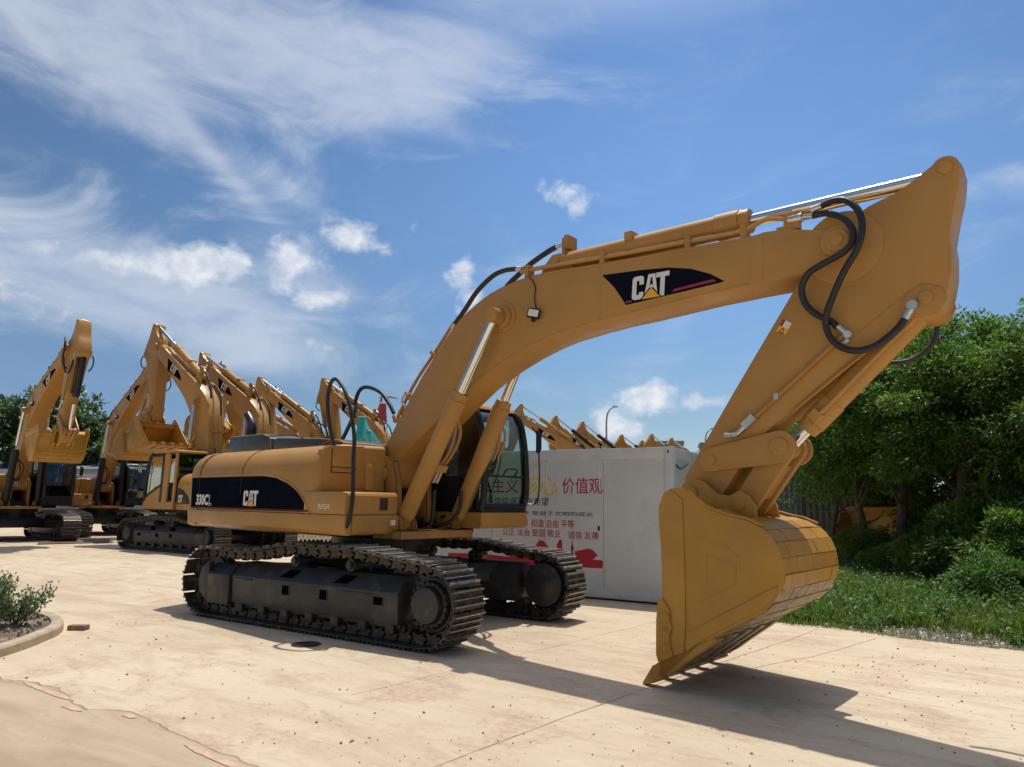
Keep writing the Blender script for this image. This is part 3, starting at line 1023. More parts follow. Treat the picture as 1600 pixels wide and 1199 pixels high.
    z.cyl((3.03, .10, 4.90), (3.22, .10, 4.91), .03, n=12)
    z.cyl((2.60, -.18, 4.625), (2.70, -.19, 4.60), .03, n=12)
    z.cyl((1.40, -.14, 4.02), (1.46, -.14, 4.10), .03, n=12)
    z.tube([(.62, -.16, 3.18), (.48, -.18, 3.16), (.44, -.18, 3.06), (.50, -.16, 3.0)], .016, n=8)
    split_objs(z, 'hose_fitting', boom, .002)
    k = MB().m(YEL2)
    k.box(3.18, 3.24, .02, .16, 4.62, 4.96)
    k.box(3.24, 3.30, -.02, .18, 4.80, 4.97)
    k.obj('pipe_bracket', boom)
    # work lamp on a cable
    lm = MB().m(BLACK)
    M = Matrix.Translation((3.0, -.31, 3.93)) @ Matrix.Rotation(R(28), 4, 'Z') @ Matrix.Rotation(R(12), 4, 'Y')
    lm.box(-.075, .075, -.03, .03, -.055, .055, M)
    lm.box(-.015, .015, .0, .07, -.09, -.05, M)
    lm.tube([(3.0, -.262, 3.99), (2.97, -.262, 4.15), (2.98, -.262, 4.28), (2.90, -.262, 4.42), (2.82, -.24, 4.45)], .007, n=5)
    lm.m(LAMPW)
    lm.box(-.062, .062, -.034, -.0305, -.042, .042, M)
    lm.obj('work_light', boom)
    # hoses
    def hose(pts, y, r=.034, role='boom', ys=None):
        q = [(a, (ys[i] if ys else y), b_) for i, (a, b_) in enumerate(pts)]
        h = MB().m(RUBBER)
        h.tube(q, r, n=12)
        return U(h.obj('hydraulic_hose', root), role)
    hose([(3.03, 4.90), (2.90, 4.87), (2.615, 4.77), (2.36, 4.64), (2.20, 4.54), (2.05, 4.40)], .10, .036)
    hose([(2.60, 4.625), (2.386, 4.65), (2.159, 4.625), (1.869, 4.474), (1.633, 4.245), (1.453, 4.085)], -.14, .033, ys=[-.18, -.17, -.15, -.14, -.14, -.14])
    hose([(.62, 3.30), (.46, 3.20), (.32, 3.05), (.24, 2.86)], .12, .03)
    A = [(6.39, 4.395), (6.50, 4.40), (6.62, 4.35), (6.715, 4.22), (6.74, 4.05), (6.69, 3.87), (6.561, 3.671), (6.455, 3.488), (6.388, 3.351), (6.37, 3.237), (6.41, 3.114), (6.50, 3.025), (6.622, 2.99), (6.749, 3.015), (6.852, 3.077), (6.93, 3.148), (6.99, 3.230)]
    ya = [-.265, -.30, -.34, -.37, -.39, -.40, -.395, -.36, -.33, -.31, -.30, -.29, -.28, -.275, -.27, -.26, -.25]
    hose(A, 0, .030, 'boom', ya)
    Bp = [(6.30, 4.33), (6.42, 4.31), (6.58, 4.20), (6.66, 4.05), (6.64, 3.93), (6.55, 3.86), (6.396, 3.81), (6.25, 3.75), (6.175, 3.63), (6.195, 3.484), (6.287, 3.37), (6.393, 3.299), (6.45, 3.235)]
    yb = [-.24, -.27, -.33, -.37, -.38, -.375, -.36, -.33, -.30, -.28, -.27, -.26, -.25]
    hose(Bp, 0, .030, 'boom', yb)
    return boom


def stick_parts(root):
    nose = [(7.10, 4.43)] + [(7.365 + .105 * math.cos(R(a)), 4.485 + .105 * math.sin(R(a))) for a in range(150, -21, -19)]
    right = [(7.455, 4.36), (7.434, 4.25), (7.404, 4.15), (7.37, 4.003), (7.345, 3.887), (7.352, 3.78), (7.338, 3.595), (7.305, 3.444), (7.27, 3.34)]
    cb = [(7.24, 3.27), (7.18, 3.225), (7.10, 3.22), (7.0, 3.235), (6.80, 3.13), (6.539, 2.965), (5.999, 2.545), (5.70, 2.305), (5.44, 1.975), (5.25, 1.70)]
    tip = [(BPIN.x + .13 * math.cos(R(a)), BPIN.z + .13 * math.sin(R(a))) for a in range(-45, -180, -22)]
    left = [(4.90, 1.93), (5.053, 2.158), (5.435, 2.733), (5.508, 2.84), (6.043, 3.621), (6.30, 3.93), (6.50, 4.15), (6.655, 4.255), (6.75, 4.305), (6.841, 4.335), (6.966, 4.365)]
    s = MB().m(YEL)
    s.prism(nose + right + cb + tip + left, -.195, .195, 'y')
    for e in (-1, 1):
        s.cyl((7.365, e * .19, 4.487), (7.365, e * .215, 4.487), .055, n=24)
        s.cyl((7.14, e * .19, 3.39), (7.14, e * .225, 3.39), .055, n=24)
        s.prism([(7.0, 3.24), (7.22, 3.23), (7.30, 3.36), (7.26, 3.46), (7.12, 3.52), (7.02, 3.46), (6.93, 3.36)], e * .19, e * .206, 'y')
        # raised doubler ring round the stick pin and a long stiffener seam
        s.cyl((6.52, e * .19, 3.98), (6.52, e * .202, 3.98), .34, n=48)
        s.prism([(7.05, 3.50), (6.60, 3.17), (6.60, 3.155), (7.06, 3.487)], e * .194, e * .2, 'y')
    stick = U(s.obj('stick', root, bevel=.009), 'stick')
    t = MB().m(YEL2)
    t.tube([(6.50, -.225, 3.17), (5.62, -.225, 2.455)], .022, n=8, smooth=False)
    t.tube([(7.0, -.225, 3.24), (6.62, -.225, 2.955), (6.0, -.225, 2.50)], .012, n=6, smooth=False)
    t.obj('hydraulic_pipe', stick)
    z = MB().m(ZINC)
    M = Matrix.Translation((5.60, -.23, 2.44)) @ Matrix.Rotation(R(-40), 4, 'Y')
    z.box(-.07, .07, -.035, .035, -.035, .035, M)
    z.tube([(5.56, -.24, 2.405), (5.49, -.245, 2.34), (5.43, -.25, 2.318), (5.36, -.25, 2.325)], .026, n=10)
    z.box(5.85, 5.89, -.25, -.195, 2.63, 2.69)
    z.cyl((6.45, -.25, 3.235), (6.52, -.24, 3.16), .032, n=10)
    z.cyl((6.52, -.20, 3.15), (6.53, -.27, 3.15), .035, n=12)
    z.cyl((6.98, -.25, 3.22), (7.045, -.235, 3.33), .034, n=10)
    z.cyl((7.045, -.20, 3.33), (7.045, -.27, 3.33), .042, n=12)
    z.cyl((6.46, -.215, 3.07), (6.52, -.215, 3.12), .03, n=10)
    split_objs(z, 'hose_fitting', stick, .002)
    d = MB().m(GOLD)
    a, b_, c, e = (5.955, 3.400), (6.035, 3.345), (5.965, 3.240), (5.885, 3.292)
    L = lambda p, q, t: (p[0] + (q[0] - p[0]) * t, p[1] + (q[1] - p[1]) * t)
    def quad(pts, mt, y):
        d.m(mt); d.add([(p_[0], y, p_[1]) for p_ in pts], [tuple(range(len(pts)))])
    quad([a, b_, c, e], GOLD, -.197)
    quad([a, b_, L(b_, c, .5), L(a, e, .5)], WHITE, -.1975)
    quad([a, L(a, b_, .3), L(L(a, b_, .3), L(e, c, .3), .5), L(a, e, .5)], REDL, -.198)
    mid = L(L(a, e, .5), L(b_, c, .5), .5)
    quad([L(a, mid, .98), L(e, c, .2), L(e, c, .8)][:3], BLACK, -.198)
    quad([L(mid, L(e, c, .5), .25), L(L(e, c, .3), mid, .12), L(L(e, c, .7), mid, .12)], GOLD, -.1985)
    d.obj('warning_sticker', stick)
    # far side hose loop
    h = MB().m(RUBBER)
    h.tube([(7.14, .25, 3.28), (7.11, .28, 3.14), (7.02, .29, 3.03), (6.88, .28, 2.96), (6.72, .24, 2.95)], .022, n=10)
    U(h.obj('hydraulic_hose', root), 'stick')
    return stick


def bucket_parts(root):
    SH = [(5.36, 1.62), (5.46, 1.585), (5.60, 1.545), (5.74, 1.52), (5.86, 1.465), (5.94, 1.40), (6.0, 1.30), (6.03, 1.20), (6.038, 1.10), (6.02, 1.0), (5.97, .90), (5.87, .79), (5.63, .65), (5.26, .435), (5.02, .235), (4.87, .10)]
    side = [(5.03, 1.80), (4.955, 1.76), (4.90, 1.64), (4.895, 1.50), (4.912, 1.29), (4.918, 1.04), (4.915, .80), (4.875, .25), (4.86, .11), (4.90, .10)] + [(5.26, .428), (5.63, .645), (5.87, .782), (5.975, .90), (6.028, 1.0), (6.045, 1.10), (6.037, 1.20), (6.005, 1.305), (5.945, 1.405), (5.865, 1.472), (5.74, 1.527), (5.60, 1.553), (5.46, 1.593), (5.36, 1.64), (5.24, 1.74), (5.15, 1.81)]
    b = MB().m(BUCK)
    for s in (-1, 1):
        b.prism(side, s * .715, s * .74, 'y')
        # raised frame on the cheek
        def rim(pts, wd, y0, y1):
            b.m(BUCK)
            n = len(pts)
            ctr = Vector((sum(p[0] for p in pts) / n, sum(p[1] for p in pts) / n))
            for i in range(n - 1):
                A_ = Vector(pts[i]); B_ = Vector(pts[i + 1]); dd = (B_ - A_).normalized(); nn = Vector((-dd.y, dd.x)) * wd / 2
                b.prism([tuple(A_ + nn), tuple(B_ + nn), tuple(B_ - nn), tuple(A_ - nn)], y0, y1, 'y')
        b.prism([(4.90, 1.50), (4.915, 1.29), (4.92, 1.04), (4.917, .80), (4.875, .25), (5.12, .35), (5.145, .6), (5.15, 1.0), (5.145, 1.70), (5.02, 1.79), (4.95, 1.74), (4.90, 1.62)], s * .7402, s * .752, 'y')
        b.prism([(5.15, .36), (5.27, .46), (5.63, .675), (5.86, .81), (5.95, .90), (5.99, 1.0), (5.86, .93), (5.15, .52)], s * .7402, s * .752, 'y')
        rim([(5.25, 1.37), (5.55, 1.30), (5.66, 1.20), (5.66, 1.09)], .012, s * .7402, s * .744)
        rim([(5.36, .97), (5.36, 1.22), (5.63, 1.13), (5.62, .98), (5.28, .80)], .010, s * .7402, s * .744)
    # curved shell
    b.m(BUCK)
    b.ribbon(SH, -.715, .715, -.03)
    # top plate/torque tube
    b.ribbon([(5.04, 1.56), (5.15, 1.63), (5.36, 1.62)], -.715, .715, -.03)
    b.cyl((5.18, -.72, 1.56), (5.18, .72, 1.56), .10, n=20)
    # hinge ears
    for y in (-.30, .26):
        b.prism([(4.90, 1.72), (4.93, 1.60), (5.05, 1.50), (5.45, 1.55), (5.66, 1.53), (5.64, 1.66), (5.58, 1.75), (5.50, 1.79), (5.40, 1.74), (5.28, 1.76), (5.14, 1.88), (5.02, 1.91), (4.92, 1.85)], y, y + .04, 'y')
    b.cyl((BPIN.x, -.33, BPIN.z), (BPIN.x, .33, BPIN.z), .06)
    b.cyl((B2PIN.x, -.33, B2PIN.z), (B2PIN.x, .33, B2PIN.z), .055)
    # arched flange on the far and near top edge
    for s in (-1, 1):
        b.ribbon([(5.20, 1.78), (5.27, 1.71), (5.36, 1.645), (5.46, 1.60), (5.60, 1.562), (5.74, 1.537), (5.87, 1.482)], s * .69, s * .752, .014)
    buck = U(b.obj('bucket', root, bevel=.004), 'bucket')
    # wear plates: rows of blocks on the outside of the shell
    wp = MB().m(BUCK)
    def along(s0):
        acc = 0
        for i in range(len(SH) - 1):
            a = Vector(SH[i]); c = Vector(SH[i + 1]); l = (c - a).length
            if acc + l >= s0 or i == len(SH) - 2:
                t = (s0 - acc) / l
                d = (c - a).normalized()
                return a + d * (s0 - acc), d, Vector((-d.y, d.x))
            acc += l
    rows = []
    s0 = .30
    k = 0
    rnd = random.Random(3)
    while s0 < 2.02:
        hgt = .125
        if s0 + hgt > 2.05: break
        a, d1, n1 = along(s0); c, d2, n2 = along(s0 + hgt)
        th = .010 + .006 * (k % 2)
        if k % 2 == 0:
            cuts = [-.73, -.40, 0.0, .38, .73]
        else:
            cuts = [-.73, -.55, -.2, .18, .53, .73]
        wp.m(BUCK if s0 < 1.0 else STEEL_W)
        for i in range(len(cuts) - 1):
            y0, y1 = cuts[i] + .005, cuts[i + 1] - .005
            j = rnd.uniform(-.004, .004)
            vs = []
            for yy in (y0, y1):
                for p_, nn in ((a, n1), (c, n2)):
                    for hh in (-.002, th + j):
                        q = p_ + nn * hh
                        vs.append((q.x, yy, q.y))
            wp.add(vs, [(0, 1, 3, 2), (4, 6, 7, 5), (0, 4, 5, 1), (2, 3, 7, 6), (0, 2, 6, 4), (1, 5, 7, 3)])
        s0 += hgt + .007
        k += 1
    wp.obj('wear_plate', buck, bevel=.003, seg=1)
    # cutting edge
    ce = MB().m(STEEL_W)
    ce.prism([(4.865, .085), (4.84, .105), (5.04, .285), (5.22, .43), (5.25, .415), (5.05, .235)], -.735, .735, 'y')
    ce.obj('cutting_edge', buck, bevel=.003)
    for i in range(5):
        y = -.675 + i * .325
        wd = .065
        t = MB().m(STEEL_W if i else BUCK)
        t.prism([(4.80, .18), (4.98, .33), (5.12, .375), (5.40, .515), (5.44, .50), (5.42, .475), (5.20, .315), (5.02, .175), (4.86, .085)], y - wd, y + wd, 'y')
        # tapering tooth
        A_ = [(4.87, .205), (4.815, .085 + .09), (4.90, .08), (4.955, .135)]
        vs = [(4.80, y - wd * .95, .195), (4.90, y - wd * .95, .080), (4.80, y + wd * .95, .195), (4.90, y + wd * .95, .080),
              (4.735, y - wd * .8, .10), (4.80, y - wd * .8, .035), (4.735, y + wd * .8, .10), (4.80, y + wd * .8, .035),
              (4.672, y - wd * .6, .012), (4.685, y - wd * .6, .002), (4.672, y + wd * .6, .012), (4.685, y + wd * .6, .002)]
        t.add(vs, [(0, 1, 3, 2), (0, 4, 5, 1), (2, 3, 7, 6), (0, 2, 6, 4), (1, 5, 7, 3), (4, 8, 9, 5), (6, 7, 11, 10), (4, 6, 10, 8), (5, 9, 11, 7), (8, 10, 11, 9)])
        t.obj('tooth', buck, bevel=.003)
    for s in (-1, 1):
        c = MB().m(BUCK)
        c.prism([(4.925, .80), (4.885, .79), (4.862, .60), (4.855, .30), (4.872, .24), (4.96, .27), (5.02, .31), (5.0, .40), (4.99, .47), (5.02, .55), (4.995, .62), (5.0, .70)], s * .752, s * .772, 'y')
        for z in (.37, .50, .64):
            c.cyl((4.955, s * .77, z), (4.955, s * .782, z), .050, n=20)
            c.cyl((4.955, s * .78, z), (4.955, s * .790, z), .034, n=6)
        c.obj('side_cutter', buck, bevel=.003)
    return buck


def aim(o, p0, p1):
    d = (Vector(p1) - Vector(p0)).normalized()
    yax = Vector((0, 1, 0))
    z = d.cross(yax).normalized()
    M = Matrix((d, z.cross(d), z)).transposed().to_4x4()
    M.translation = Vector(p0)
    return M


def cyl_barrel(L, r, name, root, port=True, blackend=False, mt=YEL):
    b = MB().m(mt)
    b.cyl((0, -.075, 0), (0, .075, 0), r * .78, n=24)
    b.cyl((.05, 0, 0), (.16, 0, 0), r * .7, r * .98, n=24)
    b.cyl((.15, 0, 0), (L - .10, 0, 0), r, n=32)
    b.cyl((L - .36, 0, 0), (L - .10, 0, 0), r * 1.09, n=32)
    b.cyl((L - .10, 0, 0), (L, 0, 0), r * 1.0, r * .96, n=32)
    for k in range(8):
        a = 2 * math.pi * (k + .5) / 8
        b.cyl((L - .13, r * .93 * math.cos(a), r * .93 * math.sin(a)), (L - .075, r * .93 * math.cos(a), r * .93 * math.sin(a)), .018, n=6)
    return b


def make_excavator():
    root = empty('excavator')
    build_undercarriage(root)
    house(root)
    boom_parts(root)
    stick_parts(root)
    bucket_parts(root)
    # cylinders: barrel frame along +X from its base pin, rod is its sub-part
    cyls = []
    def cyl(name, L, r, rr, rodL, eye, role, y=0.0, extra=None):
        b = cyl_barrel(L, r, name, root)
        if extra: extra(b)
        o = b.obj(name, root, bevel=.004, seg=1)
        q = MB().m(CHROME)
        q.cyl((-rodL, 0, 0), (-.06, 0, 0), rr, n=24, caps=True)
        q.m(YEL2)
        q.cyl((0, -eye, 0), (0, eye, 0), rr * 1.65, n=24)
        rod = q.obj('rod', o)
        UPPER.append((o, role))
        cyls.append(o)
        return o, rod
    def bc_extra(b):
        # pipework on the boom cylinder
        b.box(.84, .94, -.02, .30, -.06, .06)
        b.tube([(.90, .20, .02), (1.02, .26, .02), (1.22, .27, .02), (1.40, .22, .02), (1.62, .13, .02)], .022, n=8)
        b.tube([(.90, .28, .02), (1.04, .34, .02), (1.30, .36, .02), (1.48, .28, .02), (1.62, .13, .05)], .022, n=8)
        b.m(ZINC)
        for yy in (.20, .27):
            b.cyl((.66, yy, 0), (.83, yy, 0), .028, n=12)
        b.m(YEL)
    def ac_extra(b):
        b.box(.98, 1.08, -.13, .13, .06, .165)
    def kc_extra(b):
        b.tube([(.20, -.13, .03), (.5, -.155, .03), (1.15, -.155, .03), (1.35, -.15, .02)], .020, n=8)
        b.box(.16, .30, -.17, -.09, -.05, .05)
        b.box(1.28, 1.38, -.17, -.09, -.04, .06)
    cyl('boom_cylinder', 1.96, .115, .062, 1.30, .07, 'bcR', extra=bc_extra)
    cyl('boom_cylinder', 1.96, .115, .062, 1.30, .07, 'bcL', extra=bc_extra)
    cyl('arm_cylinder', 2.42, .130, .066, 1.95, .07, 'ac', extra=ac_extra)
    cyl('bucket_cylinder', 1.50, .105, .058, .90, .07, 'kc', extra=kc_extra)
    for s in (-1, 1):
        l = MB().m(YEL)
        n1 = [(.115 * math.cos(R(a)), .115 * math.sin(R(a))) for a in range(90, 271, 20)]
        n2 = [(.684 + .15 * math.cos(R(a)), .15 * math.sin(R(a))) for a in range(-90, 91, 20)]
        l.prism(n1 + n2, s * .21, s * .25, 'y')
        l.cyl((0, s * .20, 0), (0, s * .262, 0), .055, n=24)
        l.cyl((.684, s * .20, 0), (.684, s * .27, 0), .085, n=28)
        UPPER.append((l.obj('idler_link', root, bevel=.006), 'il'))
    l = MB().m(YEL)
    for s in (-1, 1):
        n1 = [(.12 * math.cos(R(a)), .12 * math.sin(R(a))) for a in range(90, 271, 20)]
        n2 = [(.645 + .11 * math.cos(R(a)), .11 * math.sin(R(a))) for a in range(-90, 91, 20)]
        l.prism(n1 + n2, s * .10, s * .19, 'y')
    l.box(.14, .52, -.10, .10, -.085, .085)
    UPPER.append((l.obj('bucket_link', root, bevel=.006), 'bl'))
    # the two long hoses looping above the housing and the feed to the cylinders
    def hose(pts, r, role):
        h = MB().m(RUBBER)
        h.tube(pts, r, n=12)
        UPPER.append((h.obj('hydraulic_hose', root), role))
    return root


def rotY(c, a):
    """rotation in the x-z plane, positive lifts the tip"""
    return Matrix.Translation(c) @ Matrix.Rotation(-a, 4, 'Y') @ Matrix.Translation(-Vector(c))


def circ(p0, r0, p1, r1, near):
    """intersection of two circles in the x-z plane nearest to a guess"""
    d = Vector((p1.x - p0.x, p1.z - p0.z)); L = d.length
    a = (r0 * r0 - r1 * r1 + L * L) / (2 * L)
    h = math.sqrt(max(0, r0 * r0 - a * a))
    u = d / L
    c = Vector((p0.x, p0.z)) + u * a
    s = [c + Vector((-u.y, u.x)) * h, c - Vector((-u.y, u.x)) * h]
    s.sort(key=lambda q: (q - Vector((near.x, near.z))).length)
    return Vector((s[0].x, 0, s[0].y))


def pose(parts, psi, a, b, c):
    """set every upper part: psi house swing, a boom, b stick, c bucket (radians, from the main pose)"""
    RZ = Matrix.Rotation(psi, 4, 'Z')
    MBm = rotY(FOOT, a)
    S2 = MBm @ SPIN
    MS = Matrix.Translation(S2) @ Matrix.Rotation(-b, 4, 'Y') @ Matrix.Translation(-SPIN)
    B2 = MS @ BPIN
    MK = Matrix.Translation(B2) @ Matrix.Rotation(-(b + c), 4, 'Y') @ Matrix.Translation(-BPIN)
    ip = MS @ IPIN; b2 = MK @ B2PIN
    lp = circ(ip, (LPIN - IPIN).length, b2, (LPIN - B2PIN).length, MS @ LPIN)
    T = Matrix.Translation
    M = {'house': Matrix(), 'boom': MBm, 'stick': MS, 'bucket': MK,
         'il': aim(None, ip, lp), 'bl': aim(None, lp, b2)}
    ends = {'bcR': (BOOMC0 + Vector((0, -.5, 0)), MBm @ (BOOMC1 + Vector((0, -.385, 0)))),
            'bcL': (BOOMC0 + Vector((0, .5, 0)), MBm @ (BOOMC1 + Vector((0, .385, 0)))),
            'ac': (MBm @ ACYL0, MS @ ACYL1), 'kc': (MS @ BCYL, lp)}
    dist = {}
    for k, (p, q) in ends.items():
        M[k] = aim(None, p, q)
        dist[k] = (q - p).length
    for o, role in parts:
        o.matrix_local = RZ @ M[role]
        if role in dist:
            for ch in o.children:
                ch.location = (dist[role], 0, 0)


def clone(root, parts):
    """copy a machine with every part and sub-part"""
    r = root.copy(); COL.objects.link(r)
    mp = {}
    newp = []
    rl = {o: role for o, role in parts}
    for ch in list(root.children):
        c = ch.copy(); COL.objects.link(c); c.parent = r
        if ch in rl: newp.append((c, rl[ch]))
        for g in list(ch.children):
            d = g.copy(); COL.objects.link(d); d.parent = c
    return r, newp


def repaint(o, old, new):
    for i, sl in enumerate(o.material_slots):
        if sl.material in old:
            sl.link = 'OBJECT'
            sl.material = new


main = make_excavator()
# ------------------------------------------------------------------ hoses that belong to the near machine only
def loop_hose(pts, r):
    h = MB().m(RUBBER)
    h.tube(pts, r, n=12)
    o = h.obj('hydraulic_hose', main)
    o.matrix_local = Matrix.Rotation(PSI, 4, 'Z')
    return o


master = list(UPPER)
pose(UPPER, PSI, 0, 0, 0)
tag(main, 'large yellow excavator in front with its bucket teeth resting on the concrete', 'excavator', 'tracked excavators parked in the yard')

# (x, y, track heading, house swing, boom, stick, bucket, scale, style, label)
FLEET = [
    (-22.64, 4.34, -9, 0, 26, 31, -115, 1.0, 'blackcyl', 'excavator at the far left with black cylinders and its bucket held level above the cab'),
    (-24.9, 8.6, -8, 0, 31, 12, -60, 1.0, 'blackcyl', 'excavator between the far left machine and the yellow cab, boom crossing behind the raised stick'),
    (-13.6, 6.35, -178, -6, 35, 34, -80, 1.0, 'yellow', 'excavator with a yellow cab just behind the tail of the front machine'),
    (-14.5, 9.15, -185, 0, 32, 15, 40, 1.0, 'yellow', 'excavator whose boom rises directly behind the yellow cab machine, half hidden by it'),
    (-24.06, 20.16, -150, 0, 30, 40, 40, 1.0, 'yellow', 'excavator showing only its stick tip right of the two tallest booms'),
    (-19.6, 16.7, -172, 0, 36, 22, -60, 1.0, 'yellow', 'excavator above the dark engine cover, its stick hanging left of the looped hoses'),
    (-15.84, 17.37, -180, 0, 34, 22, -60, 1.0, 'yellow', 'excavator whose stick stands inside the tall black hose loop'),
    (-38.88, 27.25, -35, 0, 36, 20, 20, 1.0, 'yellow', 'far excavator leaning the other way in the gap under the third raised boom'),
    (-33.0, 17.6, -15, 0, 30, 0, -40, 1.0, 'yellow', 'far excavator glimpsed behind the hanging bucket over the yellow cab'),
    (-11.6, 12.8, -66, 0, 25, 20, 20, .62, 'teal', 'small teal excavator standing behind the hood of the front machine'),
    (-28.85, 27.05, -20, 0, 33, 20, 20, 1.0, 'red', 'red excavator arm tip visible between the hose loop and the big boom'),
    (-12.89, 33.14, -150, 0, 32, 55, 40, 1.0, 'yellow', 'excavator rising just right of the black cab, above the container roof'),
    (-15.03, 40.95, -125, 0, 32, 45, 40, 1.0, 'blackcyl', 'excavator over the container roof with the tallest black cylinder of the row'),
    (-14.92, 45.13, -125, 0, 32, 45, 40, 1.0, 'blackcyl', 'excavator over the container roof, second black cylinder from the cab'),
    (-18.08, 56.39, -125, 0, 30, 45, 40, 1.0, 'yellow', 'small distant excavator tip right beside the curved street lamp'),
    (-15.43, 54.55, -128, 0, 30, 45, 40, 1.0, 'blackcyl', 'distant excavator with black cylinder right of the curved street lamp'),
    (-15.98, 60.77, -128, 0, 30, 45, 40, 1.0, 'yellow', 'smallest distant excavator tip between two black cylinders over the roof'),
    (-12.75, 55.08, -128, 0, 30, 45, 40, 1.0, 'blackcyl', 'distant excavator with black cylinder left of the grey far building'),
    (-12.43, 59.29, -128, 0, 30, 45, 40, 1.0, 'yellow', 'distant excavator in front of the grey far building, above the container corner'),
]
SKIP = {'hose_loop'}
for (x, y, h, ps, a, b, c, sc, style, label) in FLEET:
    r, ps_ = clone(main, master)
    r.location = (x, y, 0)
    r.rotation_euler = (0, 0, R(h))
    r.scale = (sc, sc, sc)
    pose(ps_, R(ps), R(a), R(b), R(c))
    tag(r, label, 'excavator', 'tracked excavators parked in the yard')
    for ch in r.children:
        nm = ch.name.split('.')[0]
        if style == 'blackcyl' and nm in ('arm_cylinder', 'boom_cylinder', 'bucket_cylinder'):
            repaint(ch, (YEL, YEL2), BLACK)
        if style in ('teal', 'red'):
            newm = TEAL if style == 'teal' else REDP
            repaint(ch, (YEL, YEL2, BUCK), newm)
            for g in list(ch.children):
                if g.name.startswith(('side_decal', 'emblem', 'lettering')):
                    bpy.data.objects.remove(g)
                else:
                    repaint(g, (YEL, YEL2, BUCK), newm)
        if nm == 'cab':
            if style == 'blackcyl':
                repaint(ch, (YEL,), BLACK)
            for g in ch.children:
                repaint(g, (GLASS,), GLASSM)
                if style == 'blackcyl':
                    repaint(g, (YEL,), BLACK)
        if nm == 'bucket' and style in ('yellow', 'blackcyl'):
            for g in ch.children:
                repaint(g, (STEEL_W,), BUCK)

# two long hoses looping over the hood of the near machine
loop_hose([(.30, -1.20, 2.36), (.265, -1.25, 2.55), (.245, -1.3, 2.85), (.235, -1.3, 3.08), (.31, -1.3, 3.235), (.46, -1.3, 3.21), (.70, -1.3, 2.93), (.86, -1.3, 2.47), (.94, -1.35, 2.14), (1.06, -1.42, 1.66), (1.03, -1.45, 1.36), (.93, -1.46, 1.29)], .026)
loop_hose([(-.60, -.5, 2.42), (-.62, -.3, 2.8), (-.70, -.15, 3.05), (-.78, -.1, 3.20), (-.68, -.1, 3.36), (-.48, -.1, 3.385), (-.16, -.1, 3.27), (.05, -.1, 3.08), (.17, -.1, 2.93)], .030)
# feed hoses between the boom cylinders and the centre
for y0, y1 in ((-.20, -.05), (.30, .12)):
    h = MB().m(RUBBER)
    h.tube([(1.22, y0, 1.80), (1.20, y0, 1.55), (1.08, (y0 + y1) / 2, 1.36), (.75, y1, 1.33), (.35, y1, 1.5), (.25, y1, 1.75)], .028, n=10)
    o = h.obj('hydraulic_hose', main)
    o.matrix_local = Matrix.Rotation(PSI, 4, 'Z')

# the near machine has a fully glazed door
for ch in main.children:
    if ch.name.startswith('cab'):
        for g in list(ch.children):
            if g.name.startswith('door_panel'):
                bpy.data.objects.remove(g)

